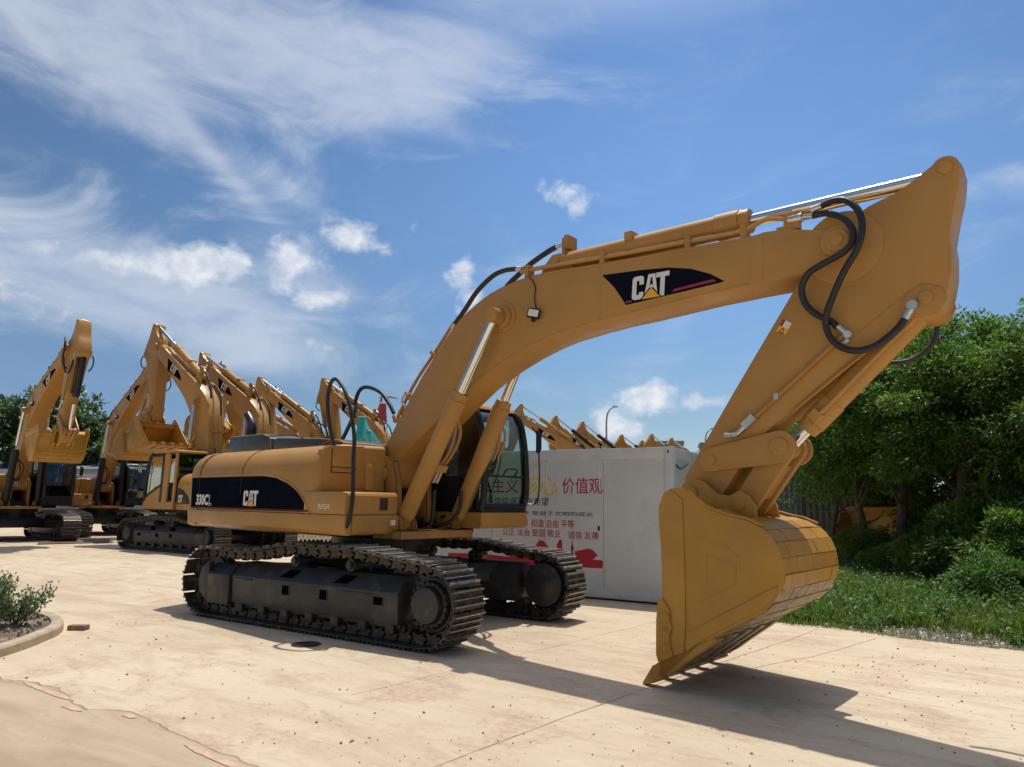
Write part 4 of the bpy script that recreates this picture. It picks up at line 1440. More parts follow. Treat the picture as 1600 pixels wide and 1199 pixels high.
# ================================================================== GROUND
def concrete():
    mt = bpy.data.materials.new('yard_concrete')
    mt.use_nodes = True
    t = NT(mt.node_tree)
    b = t.n['Principled BSDF']
    geo = t.node('ShaderNodeNewGeometry')
    v = geo.outputs['Position']
    n1 = t.noise(v, .22, 6, .6, .4)
    n2 = t.noise(v, 1.3, 7, .65, .6)
    n3 = t.noise(v, 7.0, 6, .7, .3)
    n4 = t.noise(v, 40.0, 4, .7)
    n8 = t.noise(v, 16.0, 6, .75, .4)
    # directional tyre / track scuffs
    mp = t.node('ShaderNodeMapping')
    mp.inputs['Rotation'].default_value = (0, 0, R(-22))
    mp.inputs['Scale'].default_value = (.55, 2.0, 1)
    t.l.new(v, mp.inputs[0])
    n5 = t.noise(mp.outputs[0], 1.1, 8, .7, .8)
    mp2_ = t.node('ShaderNodeMapping')
    mp2_.inputs['Rotation'].default_value = (0, 0, R(12))
    mp2_.inputs['Scale'].default_value = (.6, 1.9, 1)
    t.l.new(v, mp2_.inputs[0])
    n6 = t.noise(mp2_.outputs[0], .8, 9, .68, 1.6)
    n7 = t.noise(mp.outputs[0], 3.2, 7, .72, .5)
    col = t.mix(t.mapr(n1, .32, .68), (.56, .455, .325, 1), (.63, .525, .385, 1))
    col = t.mix(t.mapr(n6, .44, .66, 0, .75), col, (.49, .375, .265, 1))
    col = t.mix(t.mapr(n6, .26, .42, .6, 0), col, (.69, .595, .44, 1))
    col = t.mix(t.mapr(n2, .50, .70, 0, .5), col, (.54, .395, .285, 1))
    col = t.mix(t.mapr(n5, .54, .66, 0, .6), col, (.43, .33, .235, 1))
    col = t.mix(t.mapr(n7, .58, .70, 0, .55), col, (.37, .28, .20, 1))
    col = t.mix(t.mapr(n7, .28, .42, .35, 0), col, (.70, .62, .49, 1))
    col = t.mix(t.mapr(n3, .58, .76, 0, .45), col, (.38, .29, .205, 1))
    col = t.mix(t.mapr(n4, .60, .8, 0, .5), col, (.34, .265, .19, 1))
    col = t.mix(t.mapr(n8, .54, .70, 0, .42), col, (.40, .31, .22, 1))
    col = t.mix(t.mapr(n8, .28, .42, .35, 0), col, (.72, .64, .51, 1))
    blot = t.math('MULTIPLY', t.mapr(n2, .52, .62), t.mapr(n8, .42, .60))
    col = t.mix(t.math('MULTIPLY', blot, .45), col, (.36, .26, .175, 1))
    vo = t.node('ShaderNodeTexVoronoi')
    vo.inputs['Scale'].default_value = 6.5
    t.l.new(v, vo.inputs['Vector'])
    sp = t.math('MULTIPLY', t.mapr(vo.outputs['Distance'], .03, .075, 1, 0), t.mapr(n2, .45, .6))
    col = t.mix(t.math('MULTIPLY', sp, .4), col, (.12, .085, .06, 1))
    t.l.new(col, b.inputs['Base Color'])
    b.inputs['Roughness'].default_value = .88
    b.inputs['Specular IOR Level'].default_value = .25
    bn = t.node('ShaderNodeBump')
    bn.inputs['Strength'].default_value = .5
    bn.inputs['Distance'].default_value = .012
    hh = t.math('ADD', t.math('MULTIPLY', n3, .6), t.math('ADD', t.math('MULTIPLY', n4, .35), t.math('MULTIPLY', n5, .9)))
    t.l.new(hh, bn.inputs['Height'])
    t.l.new(bn.outputs[0], b.inputs['Normal'])
    return mt


CONC = concrete()
g = MB().m(CONC)
def grid_sheet(x0, x1, y0, y1, nx, ny, zf):
    vs = [(x0 + (x1 - x0) * i / nx, y0 + (y1 - y0) * j / ny, zf(x0 + (x1 - x0) * i / nx, y0 + (y1 - y0) * j / ny)) for j in range(ny + 1) for i in range(nx + 1)]
    fs = [(j * (nx + 1) + i, j * (nx + 1) + i + 1, (j + 1) * (nx + 1) + i + 1, (j + 1) * (nx + 1) + i) for j in range(ny) for i in range(nx)]
    return vs, fs
g.add([(-1500, -600, 0), (1500, -600, 0), (1500, 2500, 0), (-1500, 2500, 0)], [(0, 1, 2, 3)])
g.obj('ground', kind='structure')

JOINT = mat('joint_dirt', (.30, .235, .17), .95, var=.3, vscale=8)
def joint(pts, wd, seed=0, name='pavement_joint'):
    rnd = random.Random(seed)
    q = []
    for i in range(len(pts) - 1):
        a = Vector(pts[i]); b_ = Vector(pts[i + 1])
        n = max(2, int((b_ - a).length / .08))
        for k in range(n):
            q.append(a.lerp(b_, k / n))
    q.append(Vector(pts[-1]))
    mb = MB().m(JOINT)
    vs = []
    for i, p_ in enumerate(q):
        d = (q[min(i + 1, len(q) - 1)] - q[max(i - 1, 0)]).normalized()
        n_ = Vector((-d.y, d.x))
        off = (noise.noise(Vector((p_.x * 2.1, p_.y * 2.1, seed))) * .02)
        ww = wd * (.35 + .9 * abs(noise.noise(Vector((p_.x * 5, p_.y * 5, seed + 9)))) + .25 * rnd.random())
        for s in (-1, 1):
            c = p_ + n_ * (off + s * ww / 2)
            vs.append((c.x, c.y, .004))
    fs = [(2 * i, 2 * i + 1, 2 * i + 3, 2 * i + 2) for i in range(len(q) - 1)]
    mb.add(vs, fs)
    return mb.obj(name, kind='structure')


joint([(3.85, -6.5), (4.24, -4.01), (4.48, -2.25), (4.70, -.90), (5.22, 1.9), (5.35, 2.9)], .009, 1)
joint([(2.62, -3.2), (3.10, .21), (3.42, 2.6), (3.52, 3.4)], .007, 2)
joint([(4.72, -.9), (5.22, -.05), (5.65, .99), (6.1, 2.6)], .010, 3)
joint([(3.1, .21), (3.9, .05), (4.7, -.12), (5.6, -.3), (8.2, -.9)], .006, 4)
joint([(.55, -4.8), (1.25, -5.35), (2.05, -5.05), (2.9, -4.55)], .007, 5)
joint([(-6.0, -4.2), (-5.3, .5), (-4.7, 4.5), (-4.2, 8)], .008, 6)
joint([(-11.0, -2.2), (-10.3, 2.5), (-9.5, 7)], .008, 7)

# older browner slab in the near left corner, with a ragged edge
def old_slab():
    mt = bpy.data.materials.new('old_concrete')
    mt.use_nodes = True
    t = NT(mt.node_tree)
    b = t.n['Principled BSDF']
    geo = t.node('ShaderNodeNewGeometry'); v = geo.outputs['Position']
    mp = t.node('ShaderNodeMapping'); mp.inputs['Rotation'].default_value = (0, 0, R(-35)); mp.inputs['Scale'].default_value = (.5, 2.2, 1)
    t.l.new(v, mp.inputs[0])
    n1 = t.noise(mp.outputs[0], .9, 8, .65, .8); n2 = t.noise(v, 6, 6, .7, .3); n3 = t.noise(v, 45, 3, .6)
    col = t.mix(t.mapr(n1, .35, .65), (.37, .275, .19, 1), (.50, .40, .285, 1))
    col = t.mix(t.mapr(n1, .62, .74, 0, .6), col, (.56, .47, .35, 1))
    col = t.mix(t.mapr(n2, .55, .75, 0, .5), col, (.30, .215, .145, 1))
    col = t.mix(t.mapr(n3, .6, .8, 0, .4), col, (.22, .165, .12, 1))
    t.l.new(col, b.inputs['Base Color'])
    b.inputs['Roughness'].default_value = .9
    b.inputs['Specular IOR Level'].default_value = .2
    bn = t.node('ShaderNodeBump'); bn.inputs['Strength'].default_value = .5; bn.inputs['Distance'].default_value = .01
    t.l.new(n2, bn.inputs['Height']); t.l.new(bn.outputs[0], b.inputs['Normal'])
    return mt


edge = [(-1.9, -4.62), (-1.0, -4.66), (-.27, -4.66), (.05, -4.57), (.41, -4.53), (.80, -4.60), (1.05, -4.70), (1.29, -4.69), (1.50, -4.58), (1.72, -4.53), (1.95, -4.57), (2.25, -4.63), (2.6, -4.66), (3.0, -4.69), (3.33, -4.71), (4.2, -4.78), (5.2, -4.95)]
ed = []
for i in range(len(edge) - 1):
    a, b_ = Vector(edge[i]), Vector(edge[i + 1])
    for k in range(6):
        p_ = a.lerp(b_, k / 6)
        ed.append((p_.x + .02 * noise.noise(Vector((p_.x * 9, 3, 1))), p_.y + .045 * noise.noise(Vector((p_.x * 6, 7, 2))) + .02 * noise.noise(Vector((p_.x * 22, 1, 2)))))
o_ = MB().m(old_slab())
o_.prism(ed + [(5.2, -14), (-9, -14), (-5, -5.4)], -.02, .006, 'z')
o_.obj('pavement', kind='structure')
# dark eroded rim of that slab
mbj = MB().m(JOINT)
vs = []
for i, (x, y) in enumerate(ed):
    ww = .008 + .022 * abs(noise.noise(Vector((x * 3, y * 3, 5))))
    vs += [(x, y - .004, .0075), (x, y + ww, .0045)]
mbj.add(vs, [(2 * i, 2 * i + 1, 2 * i + 3, 2 * i + 2) for i in range(len(ed) - 1)])
mbj.obj('pavement_edge', kind='structure')
PINK = mat('faded_red_marking', (.56, .37, .27), .8, var=.15, vscale=12, dirt=(.47, .37, .26), dirt_amt=1.0, dscale=11)
for (x0, x1, ya, yb) in ((-.02, .92, -4.60, -4.645), (1.0, 1.30, -4.745, -4.75), (2.62, 3.42, -4.73, -4.795), (1.62, 1.80, -4.60, -4.60)):
    n = 14
    vs = []
    for i in range(n + 1):
        x = x0 + (x1 - x0) * i / n
        y = ya + (yb - ya) * i / n
        j = .012 * noise.noise(Vector((x * 14, 2, 1)))
        hh = .038 * min(1, 4 * min(i, n - i) / n + .25)
        vs += [(x, y + hh / 2 + j, .0105), (x, y - hh + j * .6, .0105)]
    mb = MB().m(PINK)
    mb.add(vs, [(2 * i, 2 * i + 1, 2 * i + 3, 2 * i + 2) for i in range(n)])
    mb.obj('road_marking', kind='structure')

# crumbs of dry mud
CLOD = mat('dry_mud', (.21, .145, .10), .95, var=.4, vscale=30)
mb = MB().m(CLOD)
rnd = random.Random(11)
for k in range(1300):
    c = rnd.choice([(5.3, -3.3, 1.2, .6), (6.0, .8, 1.6, .7), (2.4, -3.5, 2.2, .8), (5.6, .2, 2.0, 1.2), (4.7, -4.4, 1.5, .5), (0, -2.9, 3.5, 1.2), (-4, 0, 5, 2.5), (6.8, -.2, .6, 1.2)])
    x = rnd.gauss(c[0], c[2]); y = rnd.gauss(c[1], c[3])
    if (Vector((x, y)) - Vector((CAM.x, CAM.y))).length < 2.2: continue
    s = min(.015, .0042 * math.exp(rnd.gauss(0, .6)))
    q = [Vector((rnd.uniform(.6, 1.2) * math.cos(t_), rnd.uniform(.6, 1.2) * math.sin(t_), 0)) * s for t_ in (0, 1.3, 2.5, 3.8, 5.1)]
    h = s * rnd.uniform(.4, .9)
    vs = [(x + a.x, y + a.y, .002) for a in q] + [(x + a.x * .5, y + a.y * .5, .002 + h) for a in q]
    mb.add(vs, [(i, (i + 1) % 5, (i + 1) % 5 + 5, i + 5) for i in range(5)] + [(5, 6, 7, 8, 9)])
mb.obj('mud_crumbs', kind='stuff')

# manhole cover
mb = MB().m(FRAME)
mb.cyl((.67, -1.99, -.02), (.67, -1.99, .006), .17, n=32)
mb.cyl((.67, -1.99, .006), (.67, -1.99, .010), .14, n=32)
tag(mb.obj('manhole_cover'), 'round dark manhole cover in the shadow edge beside the near track', 'manhole cover')
# steel plate far left
mb = MB().m(mat('rusty_plate', (.13, .09, .07), .8, var=.3, vscale=2))
mb.prism([(-21.5, 4.86), (-20.97, 7.13), (-18.8, 5.94), (-19.3, 3.84)], .003, .03, 'z')
tag(mb.obj('steel_plate'), 'flat brown steel plate on the ground in front of the far left tracks', 'steel plate')
mb = MB().m(mat('brick', (.26, .17, .11), .9, var=.2, vscale=20, bump=.4))
M = Matrix.Translation((-2.26, -3.06, .03)) @ Matrix.Rotation(R(35), 4, 'Z')
mb.box(-.11, .11, -.055, .055, -.03, .03, M)
tag(mb.obj('brick', bevel=.006), 'single brown brick lying beside the end of the curved kerb', 'brick')

# ================================================================== PLANTING BED
kerb = [(-.55, -5.6), (-1.0, -4.75), (-1.31, -4.28), (-1.55, -3.95), (-1.80, -3.68), (-2.08, -3.40), (-2.42, -3.18), (-2.80, -3.03), (-3.19, -2.95), (-3.7, -2.95), (-4.4, -3.15), (-5.2, -3.7)]
KC = mat('kerb_concrete', (.46, .37, .27), .9, var=.15, vscale=5, bump=.5, bscale=30, dirt=(.25, .19, .14), dirt_amt=.5)
def smoothpath(p, sub=5):
    P = [Vector(p[0]) * 2 - Vector(p[1])] + [Vector(q) for q in p] + [Vector(p[-1]) * 2 - Vector(p[-2])]
    r = []
    for i in range(1, len(P) - 2):
        for k in range(sub):
            t = k / sub
            r.append(.5 * ((2 * P[i]) + (-P[i - 1] + P[i + 1]) * t + (2 * P[i - 1] - 5 * P[i] + 4 * P[i + 1] - P[i + 2]) * t * t + (-P[i - 1] + 3 * P[i] - 3 * P[i + 1] + P[i + 2]) * t ** 3))
    r.append(P[-2])
    return r
kp = smoothpath(kerb)
mb = MB().m(KC)
rings = []
for i, p_ in enumerate(kp):
    d = (kp[min(i + 1, len(kp) - 1)] - kp[max(i - 1, 0)]).normalized()
    n_ = Vector((d.y, -d.x))     # outwards (towards the yard)
    j = .006 * noise.noise(Vector((p_.x * 5, p_.y * 5, 0)))
    rings.append([(p_ + n_ * a).to_tuple() + (z + j,) for a, z in ((.02, -.02), (.015, .085), (-.005, .108), (-.10, .112), (-.12, .10), (-.12, -.02))])
vs = [v for r_ in rings for v in r_]
mb.add(vs, [(i * 6 + k, i * 6 + (k + 1) % 6, (i + 1) * 6 + (k + 1) % 6, (i + 1) * 6 + k) for i in range(len(rings) - 1) for k in range(6)])
mb.obj('kerb', kind='structure')
SOIL = mat('bed_soil', (.15, .105, .075), .95, var=.35, vscale=6, bump=.8, bscale=18, dirt=(.34, .27, .2), dirt_amt=.8, dscale=6)
mb = MB().m(SOIL)
inner = []
for i, p_ in enumerate(kp):
    d = (kp[min(i + 1, len(kp) - 1)] - kp[max(i - 1, 0)]).normalized()
    inner.append(p_ - Vector((d.y, -d.x)) * .11)
cen = Vector((-3.2, -4.9))
vs = [(cen.x, cen.y, .16)]
nr = 8
for r_ in range(1, nr + 1):
    for q in inner:
        p2 = cen.lerp(q, r_ / nr)
        vs.append((p2.x, p2.y, .07 + .08 * (1 - r_ / nr) + .035 * noise.noise(Vector((p2.x * 4, p2.y * 4, 2))) * (r_ < nr)))
m_ = len(inner)
fs = [(0, 1 + i, 2 + i) for i in range(m_ - 1)]
for r_ in range(nr - 1):
    fs += [(1 + r_ * m_ + i, 1 + (r_ + 1) * m_ + i, 2 + (r_ + 1) * m_ + i, 2 + r_ * m_ + i) for i in range(m_ - 1)]
mb.add(vs, fs)
mb.obj('soil', kind='structure')

# ================================================================== LEAVES
def leafmat(name, cols, trans=.35, rough=.45):
    mt = bpy.data.materials.new(name)
    mt.use_nodes = True
    t = NT(mt.node_tree)
    t.n.clear()
    o = t.node('ShaderNodeOutputMaterial')
    p_ = t.node('ShaderNodeBsdfPrincipled')
    geo = t.node('ShaderNodeNewGeometry')
    f = geo.outputs['Random Per Island']
    stops = [(i / (len(cols) - 1), c) for i, c in enumerate(cols)]
    c = t.ramp(f, stops)
    t.l.new(c, p_.inputs['Base Color'])
    p_.inputs['Roughness'].default_value = rough
    p_.inputs['Specular IOR Level'].default_value = .4
    tl = t.node('ShaderNodeBsdfTranslucent')
    br = t.node('ShaderNodeHueSaturation')
    br.inputs['Value'].default_value = 1.5
    br.inputs['Saturation'].default_value = 1.1
    t.l.new(c, br.inputs['Color'])
    t.l.new(br.outputs[0], tl.inputs[0])
    mx = t.node('ShaderNodeMixShader')
    mx.inputs[0].default_value = trans
    t.l.new(p_.outputs[0], mx.inputs[1]); t.l.new(tl.outputs[0], mx.inputs[2])
    t.l.new(mx.outputs[0], o.inputs[0])
    return mt


LEAF = leafmat('tree_leaf', [(.038, .080, .020), (.068, .135, .028), (.105, .19, .038), (.17, .25, .055)], .50)
LEAF2 = leafmat('far_leaf', [(.045, .085, .035), (.07, .125, .045), (.11, .17, .06)], .30)
LEAF3 = leafmat('shrub_leaf', [(.05, .10, .04), (.08, .15, .055), (.13, .20, .08), (.26, .31, .17)], .25)
GRASSM = leafmat('grass_blade', [(.07, .13, .025), (.11, .19, .03), (.16, .24, .045), (.25, .26, .09)], .35, .6)
WEED = leafmat('weed_leaf', [(.045, .11, .02), (.08, .17, .03), (.13, .22, .05)], .4, .5)
BARK = mat('bark', (.085, .065, .048), .9, var=.35, vscale=6, bump=.9, bscale=14)


def leaf_quad(vs, fs, c, d, n, L, W):
    s = d.cross(n).normalized() * W / 2
    k = len(vs)
    vs += [c, c + d * L * .45 + s - n * L * .03, c + d * L - n * L * .12, c + d * L * .45 - s - n * L * .03]
    fs += [(k, k + 1, k + 2, k + 3)]


def rvec(r):
    while True:
        v = Vector((r.uniform(-1, 1), r.uniform(-1, 1), r.uniform(-1, 1)))
        if .05 < v.length < 1: return v.normalized()


def crown_mesh(seed, rx, ry, rz, cz, nclump, nleaf, L, W, clr, material, low=-.75):
    """leaf clumps spread through an irregular ellipsoid, hung round (0,0,cz)"""
    r = random.Random(seed)
    vs, fs = [], []
    off = Vector((seed * 3.1, seed * 1.7, 0))
    cl = []
    for k in range(nclump):
        d = rvec(r)
        if d.z < low: d.z *= -.5
        bump = 1 + .30 * noise.noise(d * 1.9 + off) + .14 * noise.noise(d * 5 + off)
        rad = (r.random() ** .38) * bump
        c = Vector((d.x * rx * rad, d.y * ry * rad, d.z * rz * rad))
        if d.z > 0: c.z *= 1.0
        cl.append((c, d))
    for c, d in cl:
        cr = clr * r.uniform(.6, 1.3)
        outd = (d + Vector((0, 0, .35))).normalized()
        for j in range(int(nleaf * r.uniform(.6, 1.3))):
            u = rvec(r)
            if u.dot(outd) < -.2 and r.random() < .6: u = -u
            p_ = c + Vector((u.x * cr, u.y * cr, u.z * cr * .62)) * (r.random() ** .4)
            ld = (u * .8 + outd * .5 + rvec(r) * .8 + Vector((0, 0, -.25))).normalized()
            nn = (Vector((0, 0, 1)) * .9 + u * .6 + rvec(r) * .6)
            nn = (nn - ld * nn.dot(ld)).normalized()
            l = L * r.uniform(.6, 1.25)
            leaf_quad(vs, fs, p_ + Vector((0, 0, cz)), ld, nn, l, W * r.uniform(.7, 1.2))
    me = bpy.data.meshes.new('crown')
    me.from_pydata([tuple(v) for v in vs], [], fs)
    me.materials.append(material)
    me.shade_flat()
    return me


def trunk_mb(seed, h, r0, spread, lean=(0, 0)):
    r = random.Random(seed)
    mb = MB().m(BARK)
    top = Vector((lean[0], lean[1], h))
    pts = [Vector((0, 0, -.05)), Vector((lean[0] * .2, lean[1] * .2, h * .3)) + rvec(r) * .05, Vector((lean[0] * .6, lean[1] * .6, h * .65)) + rvec(r) * .08, top]
    mb.tube(pts, [r0 * 1.25 - r0 * .85 * (i / 18) for i in range(19)], n=9)
    for k in range(9):
        t = r.uniform(.3, .9)
        base = Vector((lean[0] * t, lean[1] * t, h * t))
        a = r.uniform(0, 6.28)
        e = base + Vector((math.cos(a) * spread * r.uniform(.5, .9), math.sin(a) * spread * r.uniform(.5, .9), h * r.uniform(.12, .4)))
        mid = base.lerp(e, .5) + rvec(r) * .12
        rb = r0 * .45 * (1 - t * .4)
        mb.tube([base, mid, e], [rb * (1 - .8 * i / 12) for i in range(13)], n=6)
    return mb


def plant_tree(x, y, seed, crown_me, h, r0, spread, label, group, lean=(0, 0), rz=0, sc=1.0, name='broadleaf_tree', cname='crown'):
    t = empty(name, (x, y, 0), rz)
    t.scale = (sc, sc, sc)
    tag(t, label, 'tree', group)
    trunk_mb(seed, h, r0, spread, lean).obj('trunk', t)
    c = bpy.data.objects.new(cname, crown_me)
    COL.objects.link(c); c.parent = t
    return t


CR = [crown_mesh(1, 2.1, 2.1, 2.35, 3.9, 175, 165, .125, .055, .42, LEAF),
      crown_mesh(2, 2.3, 2.2, 2.6, 4.0, 190, 165, .125, .055, .45, LEAF),
      crown_mesh(3, 2.0, 2.2, 2.5, 3.7, 175, 165, .125, .055, .42, LEAF)]
TG = 'trees along the verge'
plant_tree(3.75, 15.6, 21, CR[0], 3.6, .11, 1.2, 'verge tree nearest the grey wall, its thin trunk left of the yellow bucket behind', TG, (.5, .1), .4, .80)
plant_tree(4.95, 12.9, 22, CR[2], 3.4, .12, 1.2, 'verge tree whose dark trunk stands in front of the yellow bucket', TG, (-.2, .1), 1.5, .90)
plant_tree(5.75, 12.2, 23, CR[1], 3.6, .14, 1.3, 'verge tree whose trunk leans left at the right end of the yellow bucket', TG, (-.5, .2), 2.6, .98)
plant_tree(7.0, 10.9, 24, CR[0], 3.6, .15, 1.3, 'tall verge tree with a leaning trunk above the sunlit grass', TG, (-.5, .1), 3.9, 1.0)
plant_tree(8.45, 12.3, 25, CR[2], 3.8, .15, 1.3, 'tallest verge tree at the right edge of the view', TG, (.1, .1), 5.2, 1.02)
plant_tree(9.2, 9.6, 26, CR[1], 3.4, .14, 1.3, 'verge tree closest to the camera at the far right', TG, (-.2, .1), .9, .90)
plant_tree(7.0, 15.5, 27, CR[1], 3.8, .14, 1.3, 'verge tree in the second row behind the tall leaning one', TG, (0, 0), 4.4, 1.08)
plant_tree(5.2, 17.6, 28, CR[2], 3.6, .14, 1.3, 'verge tree in the second row behind the yellow bucket', TG, (0, 0), 2.2, 1.0)
BG = 'trees in the rows behind the verge'
for i, (x, y, k, s_, lab) in enumerate([(9.6, 13.0, 1, .96, 'rear tree right of the tallest verge tree, cut by the frame edge'), (8.6, 16.8, 2, 1.08, 'rear tree straight behind the tallest verge tree'), (11.6, 15.5, 0, 1.08, 'rear tree beyond the right edge of the verge'),
                                      (6.2, 20.5, 1, 1.15, 'rear tree far behind the leaning trunk'), (3.6, 20.2, 0, .78, 'rear tree far behind the loader bucket'), (9.8, 21.5, 1, 1.15, 'rearmost tree at the right edge'), (11.2, 10.2, 2, .95, 'rear tree nearest the right frame edge')]):
    plant_tree(x, y, 70 + i, CR[k], 3.7, .14, 1.3, lab, BG, (0, 0), i * 1.1, s_)
# undergrowth bushes at the foot of the trees
BU = [crown_mesh(31, 1.0, .9, .85, .75, 60, 95, .12, .045, .26, LEAF, low=-.4),
      crown_mesh(32, .9, .8, .7, .6, 55, 95, .11, .045, .24, WEED, low=-.4)]
for i, (x, y, k, rz, s, lab) in enumerate([(8.1, 8.0, 0, 0, 1.1, 'dark bush under the tall verge tree, right of the tree trunks'), (7.5, 6.4, 1, 2, .75, 'low light green bush beside the tall weeds'),
                                      (8.9, 6.9, 0, 3, 1.0, 'dark bush at the right edge of the view'), (6.6, 9.4, 0, 1, .8, 'dark bush between the leaning trunks'),
                                      (7.6, 9.2, 0, 4, 1.25, 'large dark bush in deep shade behind the weeds'), (5.5, 10.6, 1, 5, .6, 'small bush at the feet of the middle verge trees'), (9.4, 11.4, 0, 2, 1.5, 'tall dark bush filling the gap under the tallest verge tree'), (8.3, 14.6, 0, 5, 1.5, 'dark bush behind the second trunk row'), (6.6, 14.2, 0, 3, 1.3, 'dark bush right of the loader bucket'), (10.2, 8.6, 0, 1, 1.4, 'dark bush cut by the right frame edge'), (7.3, 17.5, 0, 2, 1.7, 'dark bush in the far shade between the trunks'), (9.6, 17.5, 0, 4, 1.9, 'broad dark bush far back at the right')]):
    b_ = bpy.data.objects.new('bush', BU[k]); COL.objects.link(b_)
    b_.location = (x, y, 0); b_.rotation_euler = (0, 0, rz); b_.scale = (s, s, s)
    tag(b_, lab, 'bush', 'bushes under the trees')

# ---- far trees behind the left machines
FC = [crown_mesh(41, 3.2, 3.0, 3.2, 5.6, 75, 95, .42, .20, .75, LEAF2), crown_mesh(42, 2.8, 2.9, 3.6, 5.6, 75, 95, .42, .20, .75, LEAF2)]
FG = 'trees far behind the left machines'
for i, (x, y, k, s, lab) in enumerate([(-49.5, 13.6, 0, 1.0, 'far tree at the left edge behind the leftmost boom'), (-47.2, 16.2, 1, 1.03, 'far tree directly behind the leftmost raised boom'),
                                     (-44.5, 18.6, 0, .80, 'far tree seen just right of the leftmost bucket'), (-43.3, 21.0, 1, .74, 'far tree beside the pale shed gable'),
                                     (-52.0, 18.6, 1, 1.05, 'far tree between the left edge and the leftmost boom'), (-60, 24, 0, 1.0, 'far tree in the second row behind the leftmost bucket')]):
    plant_tree(x, y, 50 + i, FC[k], 5.0, .2, 1.8, lab, FG, (0, 0), i * 1.3, s)
plant_tree(-19, 76, 60, FC[0], 5, .2, 1.8, 'distant tree beside the grey far building, over the container corner', 'distant trees over the container', (0, 0), 1, .95)
plant_tree(-12, 72, 61, FC[1], 5, .2, 1.8, 'distant tree just left of the stick above the container end', 'distant trees over the container', (0, 0), 2, .9)

# ---- shrub in the bed: thin stems, small silvery leaves
def shrub(x, y, seed, h, lab, n=9, nl=150):
    r = random.Random(seed)
    st = MB().m(BARK)
    vs, fs = [], []
    for k in range(n):
        a = r.uniform(0, 6.28); sp = r.uniform(.08, .32)
        e = Vector((math.cos(a) * sp, math.sin(a) * sp, h * r.uniform(.7, 1.0)))
        b0 = Vector((r.gauss(0, .04), r.gauss(0, .04), -.03))
        mid = b0.lerp(e, .5) + Vector((r.gauss(0, .03), r.gauss(0, .03), 0))
        st.tube([b0, mid, e], [.008 * (1 - .6 * i / 12) for i in range(13)], n=5)
        for j in range(nl):
            t = r.uniform(.38, 1.05)
            c = b0.lerp(e, t) + rvec(r) * .11 * r.random() ** .4
            ld = (rvec(r) + Vector((0, 0, .6))).normalized(); nn = rvec(r); nn = (nn - ld * nn.dot(ld)).normalized()
            leaf_quad(vs, fs, c, ld, nn, r.uniform(.035, .06), r.uniform(.016, .026))
    t_ = empty('shrub', (x, y, .09)); tag(t_, lab, 'shrub', 'shrubs in the planting bed')
    st.obj('stem', t_)
    me = bpy.data.meshes.new('foliage'); me.from_pydata([tuple(v) for v in vs], [], fs); me.materials.append(LEAF3)
    o = bpy.data.objects.new('foliage', me); COL.objects.link(o); o.parent = t_
shrub(-2.62, -3.62, 1, .42, 'silvery leaved shrub nearest the curved kerb end', 9)
shrub(-2.62, -4.05, 2, .52, 'dense shrub at the left edge of the photo in the kerbed bed', 12)
shrub(-3.15, -3.75, 3, .55, 'shrub at the back of the kerbed bed behind the other two', 11)
mb = MB().m(mat('bed_stone', (.30, .26, .21), .9, var=.3, vscale=9, bump=.6))
rnd = random.Random(5)
for k in range(260):
    t_ = rnd.random(); q = inner[rnd.randrange(len(inner))]
    p_ = cen.lerp(q, math.sqrt(t_) * .97)
    s = rnd.uniform(.008, .03)
    u = [Vector((math.cos(a), math.sin(a), 0)) * s * rnd.uniform(.6, 1.2) for a in (0, 1.2, 2.4, 3.7, 5.0)]
    vs = [(p_.x + a.x, p_.y + a.y, .06) for a in u] + [(p_.x + a.x * .6, p_.y + a.y * .6, .10 + s * rnd.uniform(.4, 1)) for a in u]
    mb.add(vs, [(i, (i + 1) % 5, (i + 1) % 5 + 5, i + 5) for i in range(5)] + [(5, 6, 7, 8, 9)])
mb.obj('stones', kind='stuff')

# ================================================================== GRASS VERGE
vb = [(4.25, 3.9), (4.6, 3.25), (4.95, 3.08), (5.4, 3.12), (5.8, 3.06), (6.3, 2.90), (6.9, 2.86), (7.7, 2.84), (9, 2.7), (12, 2.3), (22, 1.5)]
vp = smoothpath(vb, 5)
EARTH = mat('verge_earth', (.14, .105, .065), .95, var=.35, vscale=3, bump=.8, bscale=14, dirt=(.05, .075, .02), dirt_amt=.8, dscale=1.6)
mb = MB().m(EARTH)
def vz(x, y, d):
    return .012 + min(.12, d * .05) + .03 * noise.noise(Vector((x * 1.3, y * 1.3, 4))) * min(1, d * 2)
vs = []
nr = 14
for j in range(nr + 1):
    for q in vp:
        t_ = (j / nr) ** 2
        y = q.y + (60 - q.y) * t_; x = q.x + t_ * (q.x - 6) * 1.5
        jj = .13 * noise.noise(Vector((x * 3.1, y * 3.1, 8))) + .05 * noise.noise(Vector((x * 11, y * 11, 3))) if j == 0 else 0
        vs.append((x, y + jj, .006 if j == 0 else vz(x, y, y - q.y)))
m_ = len(vp)
mb.add(vs, [(j * m_ + i, j * m_ + i + 1, (j + 1) * m_ + i + 1, (j + 1) * m_ + i) for j in range(nr) for i in range(m_ - 1)])
mb.obj('verge', kind='structure')


def edge_y(x):
    for i in range(len(vp) - 1):
        if vp[i].x <= x <= vp[i + 1].x:
            t_ = (x - vp[i].x) / max(1e-6, vp[i + 1].x - vp[i].x)
            return vp[i].y + (vp[i + 1].y - vp[i].y) * t_
    return 3.9 if x < vp[0].x else 2


